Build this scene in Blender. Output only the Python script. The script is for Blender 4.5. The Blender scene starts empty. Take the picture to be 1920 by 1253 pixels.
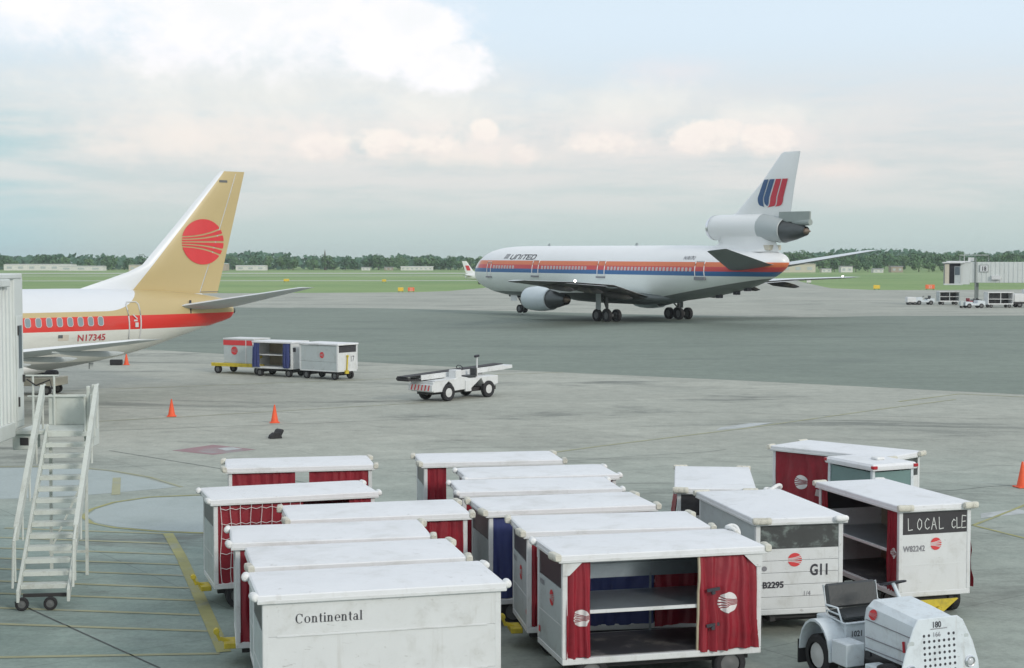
import bpy, bmesh, math, random
from mathutils import Vector, Matrix
S = bpy.context.scene
COL = S.collection
R = math.radians
random.seed(11)

# ------------------------------------------------------------------ camera
cam = bpy.data.cameras.new("camera"); camo = bpy.data.objects.new("camera", cam); COL.objects.link(camo)
cam.sensor_width = 36; cam.lens = 53.44; cam.clip_start = 0.3; cam.clip_end = 20000
camo.location = (0, 0, 6.6); camo.rotation_euler = (R(90 - 2.803), 0, 0)
S.camera = camo

# ------------------------------------------------------------------ world + sun
SUN_DIR = Vector((0.60, -0.72, 0.42)).normalized()          # towards the sun: behind the viewer, to the right
SUN_EL = math.asin(SUN_DIR.z)
W = bpy.data.worlds.new("World"); S.world = W; W.use_nodes = True
nt = W.node_tree; nt.nodes.clear()
class NB:
    """tiny node builder"""
    def __init__(s, t): s.t = t
    def n(s, typ, **kw):
        o = s.t.nodes.new(typ)
        for k, v in kw.items():
            if k == 'i':
                for a, b in v.items():
                    if hasattr(b, 'is_linked') or hasattr(b, 'links'): s.t.links.new(b, o.inputs[a])
                    else: o.inputs[a].default_value = b
            else: setattr(o, k, v)
        return o
    def m(s, op, a, b=0.0, c=0.0, clamp=False):
        return s.n('ShaderNodeMath', operation=op, use_clamp=clamp, i={0: a, 1: b, 2: c}).outputs[0]
    def mix(s, f, a, b):
        o = s.n('ShaderNodeMix', data_type='RGBA'); 
        for k, v in ((0, f), (6, a), (7, b)):
            if hasattr(v, 'links'): s.t.links.new(v, o.inputs[k])
            else: o.inputs[k].default_value = v if k == 0 else (tuple(v) + (1,))[:4]
        return o.outputs[2]
    def ss(s, x, lo, hi):
        return s.n('ShaderNodeMapRange', interpolation_type='SMOOTHSTEP', i={0: x, 1: lo, 2: hi}).outputs[0]
    def noise(s, v, scale, detail=4, rough=.55, dist=0.0):
        return s.n('ShaderNodeTexNoise', i={'Vector': v, 'Scale': scale, 'Detail': detail, 'Roughness': rough, 'Distortion': dist}).outputs[0]
    def ramp(s, x, pts, interp='LINEAR'):
        o = s.n('ShaderNodeValToRGB', i={0: x}); cr = o.color_ramp; cr.interpolation = interp
        while len(cr.elements) < len(pts): cr.elements.new(.5)
        for e, (p, c) in zip(cr.elements, pts): e.position = p; e.color = (tuple(c) + (1,))[:4]
        return o.outputs[0]

def srgb(r, g, b):
    f = lambda c: (c / 255 / 12.92) if c <= 10 else ((c / 255 + .055) / 1.055) ** 2.4
    return (f(r), f(g), f(b))
def build_world():
    b = NB(nt)
    d = b.n('ShaderNodeTexCoord').outputs['Generated']
    sx = b.n('ShaderNodeSeparateXYZ', i={0: d})
    x, y, z = sx.outputs
    az = b.m('ARCTAN2', x, y); el = b.m('ARCSINE', z)      # direction as azimuth / elevation (radians)
    # cloud coordinates: degrees
    A = b.m('MULTIPLY', az, 57.2958); E = b.m('MULTIPLY', el, 57.2958)
    P = b.n('ShaderNodeCombineXYZ', i={0: A, 1: b.m('MULTIPLY', E, 1.35), 2: 0.0}).outputs[0]
    n1 = b.noise(P, .34, 6, .6, .3); n2 = b.noise(P, 1.1, 6, .62); n3 = b.noise(P, .09, 3, .5)
    n4 = b.noise(b.n('ShaderNodeCombineXYZ', i={0: b.m('MULTIPLY', A, .3), 1: b.m('MULTIPLY', E, 2.2), 2: 3.7}).outputs[0], .5, 5, .6)
    c1 = b.m('SUBTRACT', n1, .5); c2 = b.m('SUBTRACT', n2, .5)
    n5 = b.noise(P, 2.6, 5, .6); c5 = b.m('SUBTRACT', n5, .5)
    edge = b.m('ADD', b.m('ADD', b.m('MULTIPLY', c1, 1.2), b.m('MULTIPLY', c2, .9)), b.m('MULTIPLY', c5, .35))
    def blob(a0, e0, ra, re, soft=.5, k=1.0):
        u = b.m('DIVIDE', b.m('SUBTRACT', A, a0), ra); v = b.m('DIVIDE', b.m('SUBTRACT', E, e0), re)
        r = b.m('SQRT', b.m('ADD', b.m('MULTIPLY', u, u), b.m('MULTIPLY', v, v)))
        r = b.m('SUBTRACT', r, b.m('MULTIPLY', edge, k))
        return b.ss(r, 1.0 + soft * .25, 1.0 - soft * .75)
    mx = lambda *l: l[0] if len(l) == 1 else b.m('MAXIMUM', l[0], mx(*l[1:]))
    # clear air gradient
    hz = b.mix(b.ss(E, 0.0, 4.2), srgb(190, 208, 206), srgb(206, 214, 216))
    hz = b.mix(b.ss(E, 3.5, 9.0), hz, srgb(217, 232, 244))
    hz = b.mix(b.ss(E, 16, 70), hz, srgb(214, 222, 232))
    hz = b.mix(b.m('MULTIPLY', b.ss(A, -13.5, -19.5), b.ss(E, 8.0, 3.0)), hz, srgb(176, 206, 212))
    # flat grey-lilac veil above the horizon
    veil = b.m('MULTIPLY', b.m('MULTIPLY', b.ss(E, 0.6, 3.2), b.ss(E, 8.2, 4.6)), b.ss(n4, .30, .62))
    col = b.mix(b.m('MULTIPLY', veil, .65), hz, srgb(231, 227, 225))
    # grey underside of the tall cloud
    under = mx(blob(-9.5, 6.2, 10.0, 2.3, 1.4, .7), blob(-3.0, 5.6, 4.6, 1.7, 1.4, .7), blob(4, 5.7, 4.5, 1.0, 1.5, .8), blob(9.5, 5.3, 4.0, .7, 1.5, .8))
    col = b.mix(b.m('MULTIPLY', under, .8), col, b.mix(b.ss(n1, .3, .7), srgb(231, 231, 227), srgb(244, 241, 235)))
    warm = mx(blob(-11.5, 4.4, 5, 1.0, 1.5), blob(-2, 3.9, 4, .6, 1.4))
    col = b.mix(b.m('MULTIPLY', warm, .8), col, srgb(244, 235, 228))
    # bright tall cumulus top
    top = mx(blob(-9.5, 9.6, 7.6, 3.1, .75, .6), blob(-16.8, 8.9, 4.0, 1.5, 1.2, .8), blob(-4.3, 8.3, 2.7, 1.65, .35, .5), blob(-2.6, 7.2, 2.1, 1.1, .45, .6), blob(-9, 12.5, 6, 3.2, .5, .5))
    col = b.mix(top, col, b.mix(b.ss(n1, .36, .6), srgb(245, 246, 247), srgb(254, 251, 254)))
    col = b.mix(b.m('MULTIPLY', blob(6.2, 7.0, 2.2, .6, 1.6, .9), .5), col, srgb(240, 231, 231))
    # row of small lit cumulus
    row = mx(blob(-6.9, 4.2, 1.2, .55, .7, .9), blob(-4.8, 4.4, 1.2, .6, .6, .9), blob(-3.0, 4.25, 1.1, .45, .7, .9), blob(-1.05, 4.85, .6, .5, .4, .6), blob(.36, 3.9, .55, .42, .7, .8),
             blob(3.4, 4.3, 1.7, .5, .9, .9), blob(7.2, 4.55, 1.5, .72, .45, .8), blob(9.4, 4.4, 1.05, .66, .45, .8), blob(12.0, 3.3, 1.7, .45, 1.2, .8))
    col = b.mix(b.m('MULTIPLY', row, .9), col, b.mix(b.ss(b.m('ADD', b.m('ADD', b.m('MULTIPLY', n2, .7), b.m('MULTIPLY', c5, .5)), b.m('MULTIPLY', b.m('SUBTRACT', E, 4.2), .35)), .16, .52), srgb(235, 228, 224), srgb(252, 243, 235)))
    bandc = b.m('MULTIPLY', b.m('MULTIPLY', b.ss(b.m('ABSOLUTE', b.m('SUBTRACT', E, 4.5)), 1.3, .2), b.m('MULTIPLY', b.ss(A, -13, -8), b.ss(A, 15, 10))), b.ss(n1, .38, .6))
    col = b.mix(b.m('MULTIPLY', bandc, .5), col, srgb(243, 233, 229))
    # the rest of the sky goes on with scattered cloud
    far = b.m('MULTIPLY', b.ss(n3, .46, .62), b.m('MAXIMUM', b.ss(E, 11, 16), b.ss(b.m('ABSOLUTE', A), 20, 26)))
    col = b.mix(b.m('MULTIPLY', far, .8), col, b.mix(b.ss(n1, .35, .6), srgb(214, 219, 224), srgb(250, 248, 248)))
    below = b.ss(E, -.3, -3.0)
    col = b.mix(below, col, srgb(150, 160, 150))
    sky = b.n('ShaderNodeTexSky', sky_type='NISHITA', sun_disc=False, sun_elevation=SUN_EL,
              sun_rotation=math.atan2(SUN_DIR.x, SUN_DIR.y), air_density=1.0, dust_density=2.0, ozone_density=1.0)
    bg1 = b.n('ShaderNodeBackground', i={0: sky.outputs[0], 1: .07})
    bg2 = b.n('ShaderNodeBackground', i={0: col, 1: 1.0})
    ms = b.n('ShaderNodeMixShader', i={0: .88, 1: bg1.outputs[0], 2: bg2.outputs[0]})
    b.n('ShaderNodeOutputWorld', i={0: ms.outputs[0]})
build_world()
sun = bpy.data.lights.new("sun", 'SUN'); suno = bpy.data.objects.new("sun", sun); COL.objects.link(suno)
sun.energy = 1.3; sun.angle = R(10); sun.color = (1.0, .93, .84)
suno.rotation_euler = SUN_DIR.to_track_quat('Z', 'Y').to_euler()
vs = S.view_settings; vs.view_transform = 'Standard'; vs.look = 'None'; vs.exposure = 0.2; vs.gamma = 1.0; vs.use_curve_mapping = False

# ------------------------------------------------------------------ materials
MATS = {}
def mat(name, c, rough=.6, metal=0.0, var=.10, scale=3.0, grain=0.0, gscale=60.0, dirt=None, damt=0.0, dscale=1.5, stretch=None, bump=0.0, spec=.5, emit=0, scuff=0.0):
    """procedural paint / metal / rubber: base colour broken up by noise, optional dirt and fine grain"""
    m = bpy.data.materials.new(name); m.use_nodes = True; t = m.node_tree; t.nodes.clear(); b = NB(t)
    co = b.n('ShaderNodeTexCoord').outputs['Object']
    rnd = b.n('ShaderNodeObjectInfo').outputs['Random']
    off = b.n('ShaderNodeVectorMath', operation='ADD', i={0: co, 1: b.n('ShaderNodeCombineXYZ', i={0: b.m('MULTIPLY', rnd, 37.0), 1: b.m('MULTIPLY', rnd, 11.0), 2: 0.0}).outputs[0]}).outputs[0]
    if stretch: off = b.n('ShaderNodeVectorMath', operation='MULTIPLY', i={0: off, 1: stretch}).outputs[0]
    n = b.noise(off, scale, 5, .6)
    k = b.m('MULTIPLY_ADD', b.m('SUBTRACT', n, .5), 2 * var, 1.0)
    if grain: k = b.m('MULTIPLY', k, b.m('MULTIPLY_ADD', b.m('SUBTRACT', b.noise(co, gscale, 2, .8), .5), 2 * grain, 1.0))
    base = b.n('ShaderNodeVectorMath', operation='SCALE', i={0: tuple(c[:3]), 3: k}).outputs[0]
    if dirt:
        dn = b.noise(off, dscale, 7, .68, .4)
        base = b.mix(b.m('MULTIPLY', b.ss(dn, .48, .74), damt), base, dirt)
    if scuff:      # chipped spots and short rubbed streaks
        sn = b.noise(b.n('ShaderNodeVectorMath', operation='MULTIPLY', i={0: off, 1: (1, 1, 2.6)}).outputs[0], 5.5, 6, .8, 1.2)
        base = b.mix(b.m('MULTIPLY', b.ss(sn, .60, .68), scuff), base, (.17, .15, .12))
        vn = b.noise(b.n('ShaderNodeVectorMath', operation='MULTIPLY', i={0: off, 1: (7, 7, .5)}).outputs[0], 1.0, 4, .7)
        base = b.mix(b.m('MULTIPLY', b.ss(vn, .56, .74), scuff * .55), base, (.36, .34, .29))
    p = b.n('ShaderNodeBsdfPrincipled', i={'Base Color': base, 'Roughness': rough, 'Metallic': metal, 'Specular IOR Level': spec})
    if bump:
        bp = b.n('ShaderNodeBump', i={'Height': b.noise(off, scale * 4, 4, .6), 'Strength': bump, 'Distance': .02})
        t.links.new(bp.outputs[0], p.inputs['Normal'])
    if emit: p.inputs['Emission Color'].default_value = tuple(c[:3]) + (1,); p.inputs['Emission Strength'].default_value = emit
    b.n('ShaderNodeOutputMaterial', i={0: p.outputs[0]})
    m.diffuse_color = tuple(c[:3]) + (1,)
    MATS[name] = m
    return m
M = lambda n: MATS[n]
WHITE = (.74, .76, .77)
mat('roof_white', (.74, .755, .77), .55, var=.06, scale=2.5, dirt=(.44, .44, .40), damt=.38, dscale=1.1, scuff=.35, bump=.1)
mat('cart_white', (.655, .675, .675), .5, scuff=.45, var=.07, scale=2, dirt=(.40, .40, .36), damt=.45, dscale=2.2)
mat('panel_grey', (.47, .52, .52), .5, scuff=.5, var=.10, scale=2, grain=.06, dirt=(.30, .31, .29), damt=.5, dscale=2.5)
mat('bumper_cream', (.62, .61, .53), .8, var=.2, scale=9, dirt=(.22, .21, .18), damt=.6, dscale=6, bump=.5)
mat('bumper_white', (.76, .77, .76), .7, var=.1, scale=9, dirt=(.3, .3, .27), damt=.4, dscale=6, bump=.4)
mat('curtain_red', (.25, .010, .022), .5, var=.3, scale=4, bump=.25, dirt=(.16, .012, .02), damt=.5, dscale=3)
mat('curtain_blue', (.03, .045, .16), .6, var=.2, scale=4, bump=.2)
mat('logo_white', (.70, .68, .67), .6, var=.05)
mat('logo_red', (.62, .045, .05), .5, var=.08)
mat('ink', (.035, .035, .045), .6, var=.1)
mat('ink_grey', (.22, .22, .24), .6, var=.1)
mat('chalk', (.62, .64, .62), .9, var=.3, scale=20)
mat('dark_window', (.045, .043, .048), .35, var=.2, scale=3)
mat('chalky_window', (.05, .055, .055), .5, var=.3, scale=3, dirt=(.26, .32, .30), damt=.85, dscale=3.0, stretch=(1, 1, 1.6))
mat('inside_dark', (.055, .055, .06), .45, var=.3, scale=3, dirt=(.34, .33, .3), damt=.5, dscale=3)
mat('inside_tan', (.40, .35, .25), .6, var=.2, scale=3)
mat('shelf_metal', (.30, .34, .37), .28, metal=.5, var=.2, scale=4, dirt=(.1, .1, .1), damt=.4)
mat('chassis', (.035, .034, .035), .7, var=.3)
mat('rubber', (.022, .022, .024), .8, var=.25, scale=8, grain=.1)
mat('hub_grey', (.13, .135, .135), .5, var=.2)
mat('hub_white', (.58, .59, .58), .5, var=.1)
mat('yellow_paint', (.60, .47, .04), .55, var=.2, scale=5, dirt=(.12, .1, .04), damt=.5, dscale=4)
mat('tug_white', (.62, .68, .71), .45, scuff=.6, var=.06, scale=3, dirt=(.36, .38, .38), damt=.45, dscale=4)
mat('seat_black', (.035, .04, .042), .4, var=.25, scale=5, bump=.2)
mat('chrome', (.75, .76, .78), .2, metal=1.0, var=.1)
mat('lens', (.55, .58, .60), .15, var=.1)
mat('red_lamp', (.42, .02, .03), .3, var=.05)
mat('glass_green', (.16, .25, .24), .12, var=.15, scale=2)
mat('jet_white', (.82, .83, .82), .32, var=.03, scale=.4)
mat('jet_alu', (.45, .48, .50), .35, metal=.6, var=.12, scale=.8)
mat('jet_grey', (.42, .46, .46), .4, var=.10, scale=.6)
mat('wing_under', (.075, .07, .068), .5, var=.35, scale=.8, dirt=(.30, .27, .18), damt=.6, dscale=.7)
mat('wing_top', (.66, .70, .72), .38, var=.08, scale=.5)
mat('engine_grey', (.58, .64, .66), .4, metal=.1, var=.10, scale=1.2)
mat('engine_dark', (.09, .10, .10), .4, metal=.6, var=.25, scale=1.5)
mat('engine_hot', (.32, .24, .18), .5, metal=.6, var=.25)
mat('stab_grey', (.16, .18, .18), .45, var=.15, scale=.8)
mat('tail_grey', (.30, .34, .32), .5, var=.12, scale=1.5)
mat('tulip_blue', (.035, .095, .22), .45, var=.06)
mat('tulip_red', (.55, .035, .06), .45, var=.06)
mat('window_dark', (.10, .13, .15), .2, var=.2)
mat('window_pale', (.19, .26, .28), .35, var=.2)
mat('cabin_pale', (.58, .47, .47), .3, var=.2)
mat('door_white', (.80, .78, .77), .5, var=.05)
mat('frame_pale', (.62, .57, .56), .5, var=.05)
mat('cone_orange', (.78, .10, .03), .6, var=.12, scale=5, dirt=(.3, .06, .03), damt=.35)
mat('stair_paint', (.58, .62, .58), .6, scuff=.4, var=.10, scale=2, dirt=(.34, .34, .28), damt=.5, dscale=3)
mat('bridge_wall', (.62, .66, .64), .5, var=.06, scale=1.0, dirt=(.42, .44, .40), damt=.4, dscale=.8)
mat('bridge_grey', (.20, .23, .22), .6, var=.1)  # own dark grey of columns, bellows and sign backing
mat('beige_wall', (.58, .54, .44), .7, var=.1)
mat('building_white', (.72, .71, .68), .7, var=.08, scale=.05)
mat('building_tan', (.42, .35, .28), .8, var=.2, scale=.05)
mat('building_roof', (.30, .30, .31), .8, var=.2, scale=.05)
mat('bark', (.09, .07, .05), .9)
mat('sign_orange', (.80, .16, .05), .5, var=.05)
mat('sign_yellow', (.75, .52, .05), .5, var=.05)
mat('lamp_on', (1, .95, .85), .4, emit=9)
mat('flag', (.55, .50, .42), .6, var=.1)
mat('flag_blue', (.10, .11, .12), .6, var=.1)
mat('reg_red', (.42, .05, .06), .5)
mat('bag_dark', (.03, .03, .035), .7, var=.3)
mat('belt_rubber', (.045, .045, .048), .8, var=.2)
mat('line_yellow', (.33, .325, .135), .8, var=.3, scale=2.2, dirt=(.27, .30, .25), damt=1.0, dscale=1.4)
mat('line_faint', (.34, .345, .215), .8, var=.25, scale=2, dirt=(.28, .31, .27), damt=1.0, dscale=1.0)
mat('patch_pale', (.36, .415, .405), .8, var=.12, scale=.9, grain=.16, gscale=12, dirt=(.28, .33, .31), damt=.85, dscale=.45)
mat('patch_red', (.30, .19, .20), .85, var=.15, scale=1.2, grain=.1, gscale=12, dirt=(.29, .31, .30), damt=1.0, dscale=.7)
mat('stain_white', (.46, .49, .49), .85, var=.1, scale=2, dirt=(.29, .31, .29), damt=1.0, dscale=.7)
mat('joint_dark', (.10, .11, .11), .9, var=.3)

def ground_mat(name, c1, c2, oil, oil_amt, grain, rough=.85, streak=(1, 1, 1), big=.035):
    m = bpy.data.materials.new(name); m.use_nodes = True; t = m.node_tree; t.nodes.clear(); b = NB(t)
    co = b.n('ShaderNodeTexCoord').outputs['Object']
    st = b.n('ShaderNodeVectorMath', operation='MULTIPLY', i={0: co, 1: streak}).outputs[0]
    a = b.noise(co, big, 6, .65, .5); f = b.noise(st, .35, 6, .65, .3); g = b.noise(co, 9.0, 3, .75); g2 = b.noise(co, 1.6, 4, .7)
    col = b.mix(b.ss(b.m('ADD', b.m('MULTIPLY', a, .6), b.m('MULTIPLY', f, .4)), .36, .64), c1, c2)
    if name == 'concrete':      # terminal's shade on the near apron, painted into the concrete colour
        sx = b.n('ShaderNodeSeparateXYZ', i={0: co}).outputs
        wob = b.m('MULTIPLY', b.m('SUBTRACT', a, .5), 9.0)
        term_shade = b.m('MULTIPLY', b.ss(b.m('ADD', sx[1], wob), 50, 33), b.ss(b.m('ADD', sx[0], wob), 1.0, -7.0))
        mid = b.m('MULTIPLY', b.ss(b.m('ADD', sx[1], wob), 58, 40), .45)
        col = b.mix(b.m('MAXIMUM', term_shade, mid), col, b.mix(b.ss(f, .35, .65), (.235, .305, .275), (.29, .36, .325)))
    o = b.m('MULTIPLY', b.m('MAXIMUM', b.ss(b.noise(st, .12, 7, .68, .7), .52, .70), b.m('MULTIPLY', b.ss(b.noise(st, .55, 6, .7, .4), .58, .74), .7)), oil_amt)
    col = b.mix(o, col, oil)
    if name == 'concrete':      # faint tone steps between the cast slabs
        bk = b.n('ShaderNodeTexBrick', offset=0.0, i={'Vector': b.n('ShaderNodeVectorRotate', rotation_type='Z_AXIS', i={'Vector': co, 'Angle': -.62}).outputs[0], 'Color1': (.93, .93, .93, 1), 'Color2': (1.05, 1.05, 1.05, 1), 'Mortar': (.70, .70, .70, 1), 'Scale': 1.0, 'Mortar Size': .018, 'Brick Width': 6.1, 'Row Height': 6.1})
        col = b.n('ShaderNodeMix', data_type='RGBA', blend_type='MULTIPLY', i={0: .75, 6: col, 7: bk.outputs[0]}).outputs[2]
    k = b.m('MULTIPLY_ADD', b.m('SUBTRACT', b.m('ADD', b.m('ADD', b.m('MULTIPLY', g, .34), b.m('MULTIPLY', g2, .36)), b.m('MULTIPLY', b.noise(co, .55, 6, .85), .3)), .5), 2 * grain, 1.0)
    col = b.n('ShaderNodeVectorMath', operation='SCALE', i={0: col, 3: k}).outputs[0]
    bp = b.n('ShaderNodeBump', i={'Height': g, 'Strength': .15, 'Distance': .01})
    p = b.n('ShaderNodeBsdfPrincipled', i={'Base Color': col, 'Roughness': rough, 'Specular IOR Level': .3, 'Normal': bp.outputs[0]})
    b.n('ShaderNodeOutputMaterial', i={0: p.outputs[0]})
    MATS[name] = m
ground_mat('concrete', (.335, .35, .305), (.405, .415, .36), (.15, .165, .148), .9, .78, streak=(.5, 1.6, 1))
ground_mat('asphalt', (.178, .214, .182), (.215, .255, .215), (.125, .15, .138), .6, .75, streak=(.4, 1.8, 1))
ground_mat('grass', (.155, .265, .085), (.25, .35, .13), (.30, .33, .17), .6, .35, streak=(.25, 1.5, 1), big=.012)
ground_mat('taxi_concrete', (.42, .46, .36), (.48, .50, .42), (.3, .36, .24), .5, .25)
def leaf_mat(name, c1, c2):
    m = bpy.data.materials.new(name); m.use_nodes = True; t = m.node_tree; t.nodes.clear(); b = NB(t)
    g = b.n('ShaderNodeNewGeometry')
    n = b.noise(g.outputs['Position'], .12, 4, .6)
    r = b.n('ShaderNodeObjectInfo').outputs['Random']
    f = b.m('ADD', b.m('MULTIPLY', b.ss(n, .3, .7), .6), b.m('MULTIPLY', r, .4))
    p = b.n('ShaderNodeBsdfPrincipled', i={'Base Color': b.mix(f, c1, c2), 'Roughness': .7, 'Specular IOR Level': .2})
    b.n('ShaderNodeOutputMaterial', i={0: p.outputs[0]}); MATS[name] = m
leaf_mat('leaf', (.04, .115, .06), (.145, .25, .105))
leaf_mat('leaf_dark', (.05, .12, .08), (.085, .17, .105))

def livery(name, zs, extra=None):
    """flat-painted fuselage bands by height in the aircraft's own coordinates"""
    m = bpy.data.materials.new(name); m.use_nodes = True; t = m.node_tree; t.nodes.clear(); b = NB(t)
    co = b.n('ShaderNodeTexCoord').outputs['Object']; s = b.n('ShaderNodeSeparateXYZ', i={0: co})
    x, y, z = s.outputs
    z0, z1 = 0.0, 20.0
    pts = [((h - z0) / (z1 - z0), c) for h, c in zs]
    col = b.ramp(b.m('DIVIDE', z, z1), pts, 'CONSTANT')
    if extra: col = extra(b, x, y, z, col)
    if name == 'united_livery': col = b.mix(b.m('MULTIPLY', b.ss(b.m('ADD', x, b.m('MULTIPLY', z, -.35)), 1.6, .2), b.m('GREATER_THAN', z, 5.42)), col, (.78, .78, .76))
    if name == 'united_livery':      # bare grey keel with underside shade painted in, climbing with the tail
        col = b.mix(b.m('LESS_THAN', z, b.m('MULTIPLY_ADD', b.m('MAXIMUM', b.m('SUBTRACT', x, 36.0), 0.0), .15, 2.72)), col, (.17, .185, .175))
    n = b.noise(co, .5, 5, .6)
    k = b.m('MULTIPLY_ADD', b.m('SUBTRACT', n, .5), .10, 1.0)
    dn = b.noise(b.n('ShaderNodeVectorMath', operation='MULTIPLY', i={0: co, 1: (.25, 1, 1.2)}).outputs[0], .9, 6, .65)
    col = b.n('ShaderNodeVectorMath', operation='SCALE', i={0: col, 3: k}).outputs[0]
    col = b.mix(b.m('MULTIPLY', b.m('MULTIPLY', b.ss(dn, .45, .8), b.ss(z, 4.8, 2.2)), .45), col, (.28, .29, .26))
    p = b.n('ShaderNodeBsdfPrincipled', i={'Base Color': col, 'Roughness': .34, 'Specular IOR Level': .45})
    b.n('ShaderNodeOutputMaterial', i={0: p.outputs[0]}); MATS[name] = m
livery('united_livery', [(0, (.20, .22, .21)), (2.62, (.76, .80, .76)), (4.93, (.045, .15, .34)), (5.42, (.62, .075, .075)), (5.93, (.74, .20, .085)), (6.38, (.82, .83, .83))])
def gold_part(b, x, y, z, col):
    # white/gold edge sweeping up from the window line into the leading edge of the fin
    zb = b.m('ADD', 4.17, b.m('MULTIPLY', b.m('POWER', b.m('MAXIMUM', b.m('SUBTRACT', x, 24.9), 0.0), 2.6), .125))
    fin = b.m('GREATER_THAN', b.m('SUBTRACT', x, b.m('MULTIPLY_ADD', b.m('SUBTRACT', z, 5.14), .853, 27.2)), 0.0)
    low = b.m('MULTIPLY', b.m('LESS_THAN', z, 5.14), b.m('LESS_THAN', z, zb))
    up = b.m('MULTIPLY', b.m('GREATER_THAN', z, 5.139), fin)
    g = b.m('MULTIPLY', b.m('MAXIMUM', low, up), b.m('GREATER_THAN', z, 3.94))
    return b.mix(g, col, (.50, .40, .205))
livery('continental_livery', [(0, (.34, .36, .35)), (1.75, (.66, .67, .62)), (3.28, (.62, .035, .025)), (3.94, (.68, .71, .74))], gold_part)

# ------------------------------------------------------------------ mesh helpers
class MB:
    def __init__(s): s.v = []; s.f = []; s.mi = []; s.m = 0
    def add(s, vs, fs):
        o = len(s.v); s.v += [tuple(p) for p in vs]; s.f += [tuple(i + o for i in f) for f in fs]; s.mi += [s.m] * len(fs); return s
    def box(s, c, d, rz=0, M4=None):
        x, y, z = (k / 2 for k in d); P = [Vector((a * x, b * y, e * z)) for a in (-1, 1) for b in (-1, 1) for e in (-1, 1)]
        if rz: q = Matrix.Rotation(rz, 3, 'Z'); P = [q @ p for p in P]
        if M4 is not None: P = [M4 @ p for p in P]
        return s.add([p + Vector(c) for p in P], [(0, 1, 3, 2), (4, 6, 7, 5), (0, 4, 5, 1), (2, 3, 7, 6), (0, 2, 6, 4), (1, 5, 7, 3)])
    def bb(s, x0, x1, y0, y1, z0, z1): return s.box(((x0 + x1) / 2, (y0 + y1) / 2, (z0 + z1) / 2), (x1 - x0, y1 - y0, z1 - z0))
    def bar(s, p, q, w, h=None):
        p, q = Vector(p), Vector(q); h = h or w; d = (q - p); L = d.length; d.normalize()
        up = Vector((0, 0, 1)) if abs(d.z) < .95 else Vector((0, 1, 0)); a = d.cross(up).normalized(); u = a.cross(d)
        m = Matrix((d, a, u)).transposed()
        return s.box((p + q) / 2, (L, w, h), M4=m)
    def tube(s, pts, r, n=8, cap=True):
        pts = [Vector(p) for p in pts]; rings = []
        for i, p in enumerate(pts):
            d = (pts[min(i + 1, len(pts) - 1)] - pts[max(i - 1, 0)]).normalized()
            up = Vector((0, 0, 1)) if abs(d.z) < .95 else Vector((0, 1, 0)); a = d.cross(up).normalized(); u = a.cross(d)
            rr = r[i] if isinstance(r, (list, tuple)) else r
            rings.append([p + (a * math.cos(2 * math.pi * k / n) + u * math.sin(2 * math.pi * k / n)) * rr for k in range(n)])
        return s.loft(rings, cap)
    def loft(s, rings, cap=True, close=True):
        n = len(rings[0]); vs = [p for r in rings for p in r]; fs = []
        for i in range(len(rings) - 1):
            for k in range(n if close else n - 1):
                fs.append((i * n + k, i * n + (k + 1) % n, (i + 1) * n + (k + 1) % n, (i + 1) * n + k))
        if cap and close: fs += [tuple(range(n))[::-1], tuple(range((len(rings) - 1) * n, len(rings) * n))]
        return s.add(vs, fs)
    def lathe(s, prof, o=(0, 0, 0), ax='x', n=24, cap=True):
        rings = []
        for a, r in prof:
            ring = []
            for k in range(n):
                t = 2 * math.pi * k / n; c, e = math.cos(t) * r, math.sin(t) * r
                ring.append(Vector(o) + Vector({'x': (a, c, e), 'y': (c, a, e), 'z': (c, e, a)}[ax]))
            rings.append(ring)
        return s.loft(rings, cap)
    def prism(s, poly, f0, f1):
        """poly of 2-D points; f0/f1 map (u,v) to the two faces"""
        n = len(poly); vs = [f0(*p) for p in poly] + [f1(*p) for p in poly]
        return s.add(vs, [tuple(range(n))[::-1], tuple(range(n, 2 * n))] + [(k, (k + 1) % n, n + (k + 1) % n, n + k) for k in range(n)])
    def sheet(s, fn, nu, nv):
        vs = [fn(i / nu, j / nv) for j in range(nv + 1) for i in range(nu + 1)]
        return s.add(vs, [(j * (nu + 1) + i, j * (nu + 1) + i + 1, (j + 1) * (nu + 1) + i + 1, (j + 1) * (nu + 1) + i) for j in range(nv) for i in range(nu)])
    def mesh(s, name, mats, smooth=0, bevel=0, recalc=True):
        me = bpy.data.meshes.new(name); me.from_pydata(s.v, [], s.f); me.update()
        for m in (mats if isinstance(mats, (list, tuple)) else [mats]): me.materials.append(M(m) if isinstance(m, str) else m)
        me.polygons.foreach_set('material_index', s.mi)
        if recalc or bevel:
            bm = bmesh.new(); bm.from_mesh(me)
            bmesh.ops.recalc_face_normals(bm, faces=bm.faces[:])
            if bevel:
                ed = [e for e in bm.edges if len(e.link_faces) == 2 and e.calc_face_angle(0) > .7]
                bmesh.ops.bevel(bm, geom=ed, offset=bevel, segments=1, affect='EDGES', clamp_overlap=True)
            bm.to_mesh(me); bm.free()
        if smooth:
            me.polygons.foreach_set('use_smooth', [True] * len(me.polygons)); me.set_sharp_from_angle(angle=R(smooth))
        return me
def put(name, me, parent=None, loc=(0, 0, 0), rot=(0, 0, 0), **kw):
    o = bpy.data.objects.new(name, me); COL.objects.link(o); o.location = loc; o.rotation_euler = rot
    if parent is not None: o.parent = parent
    for k, v in kw.items(): o[k] = v
    return o
def thing(name, label, cat, loc=(0, 0, 0), rz=0, group=None):
    o = bpy.data.objects.new(name, None); COL.objects.link(o); o.location = loc; o.rotation_euler = (0, 0, rz); o.empty_display_size = .2
    o['label'] = label; o['category'] = cat
    if group: o['group'] = group
    return o
def kids(o): return [c for c in bpy.data.objects if c.parent == o]
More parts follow.
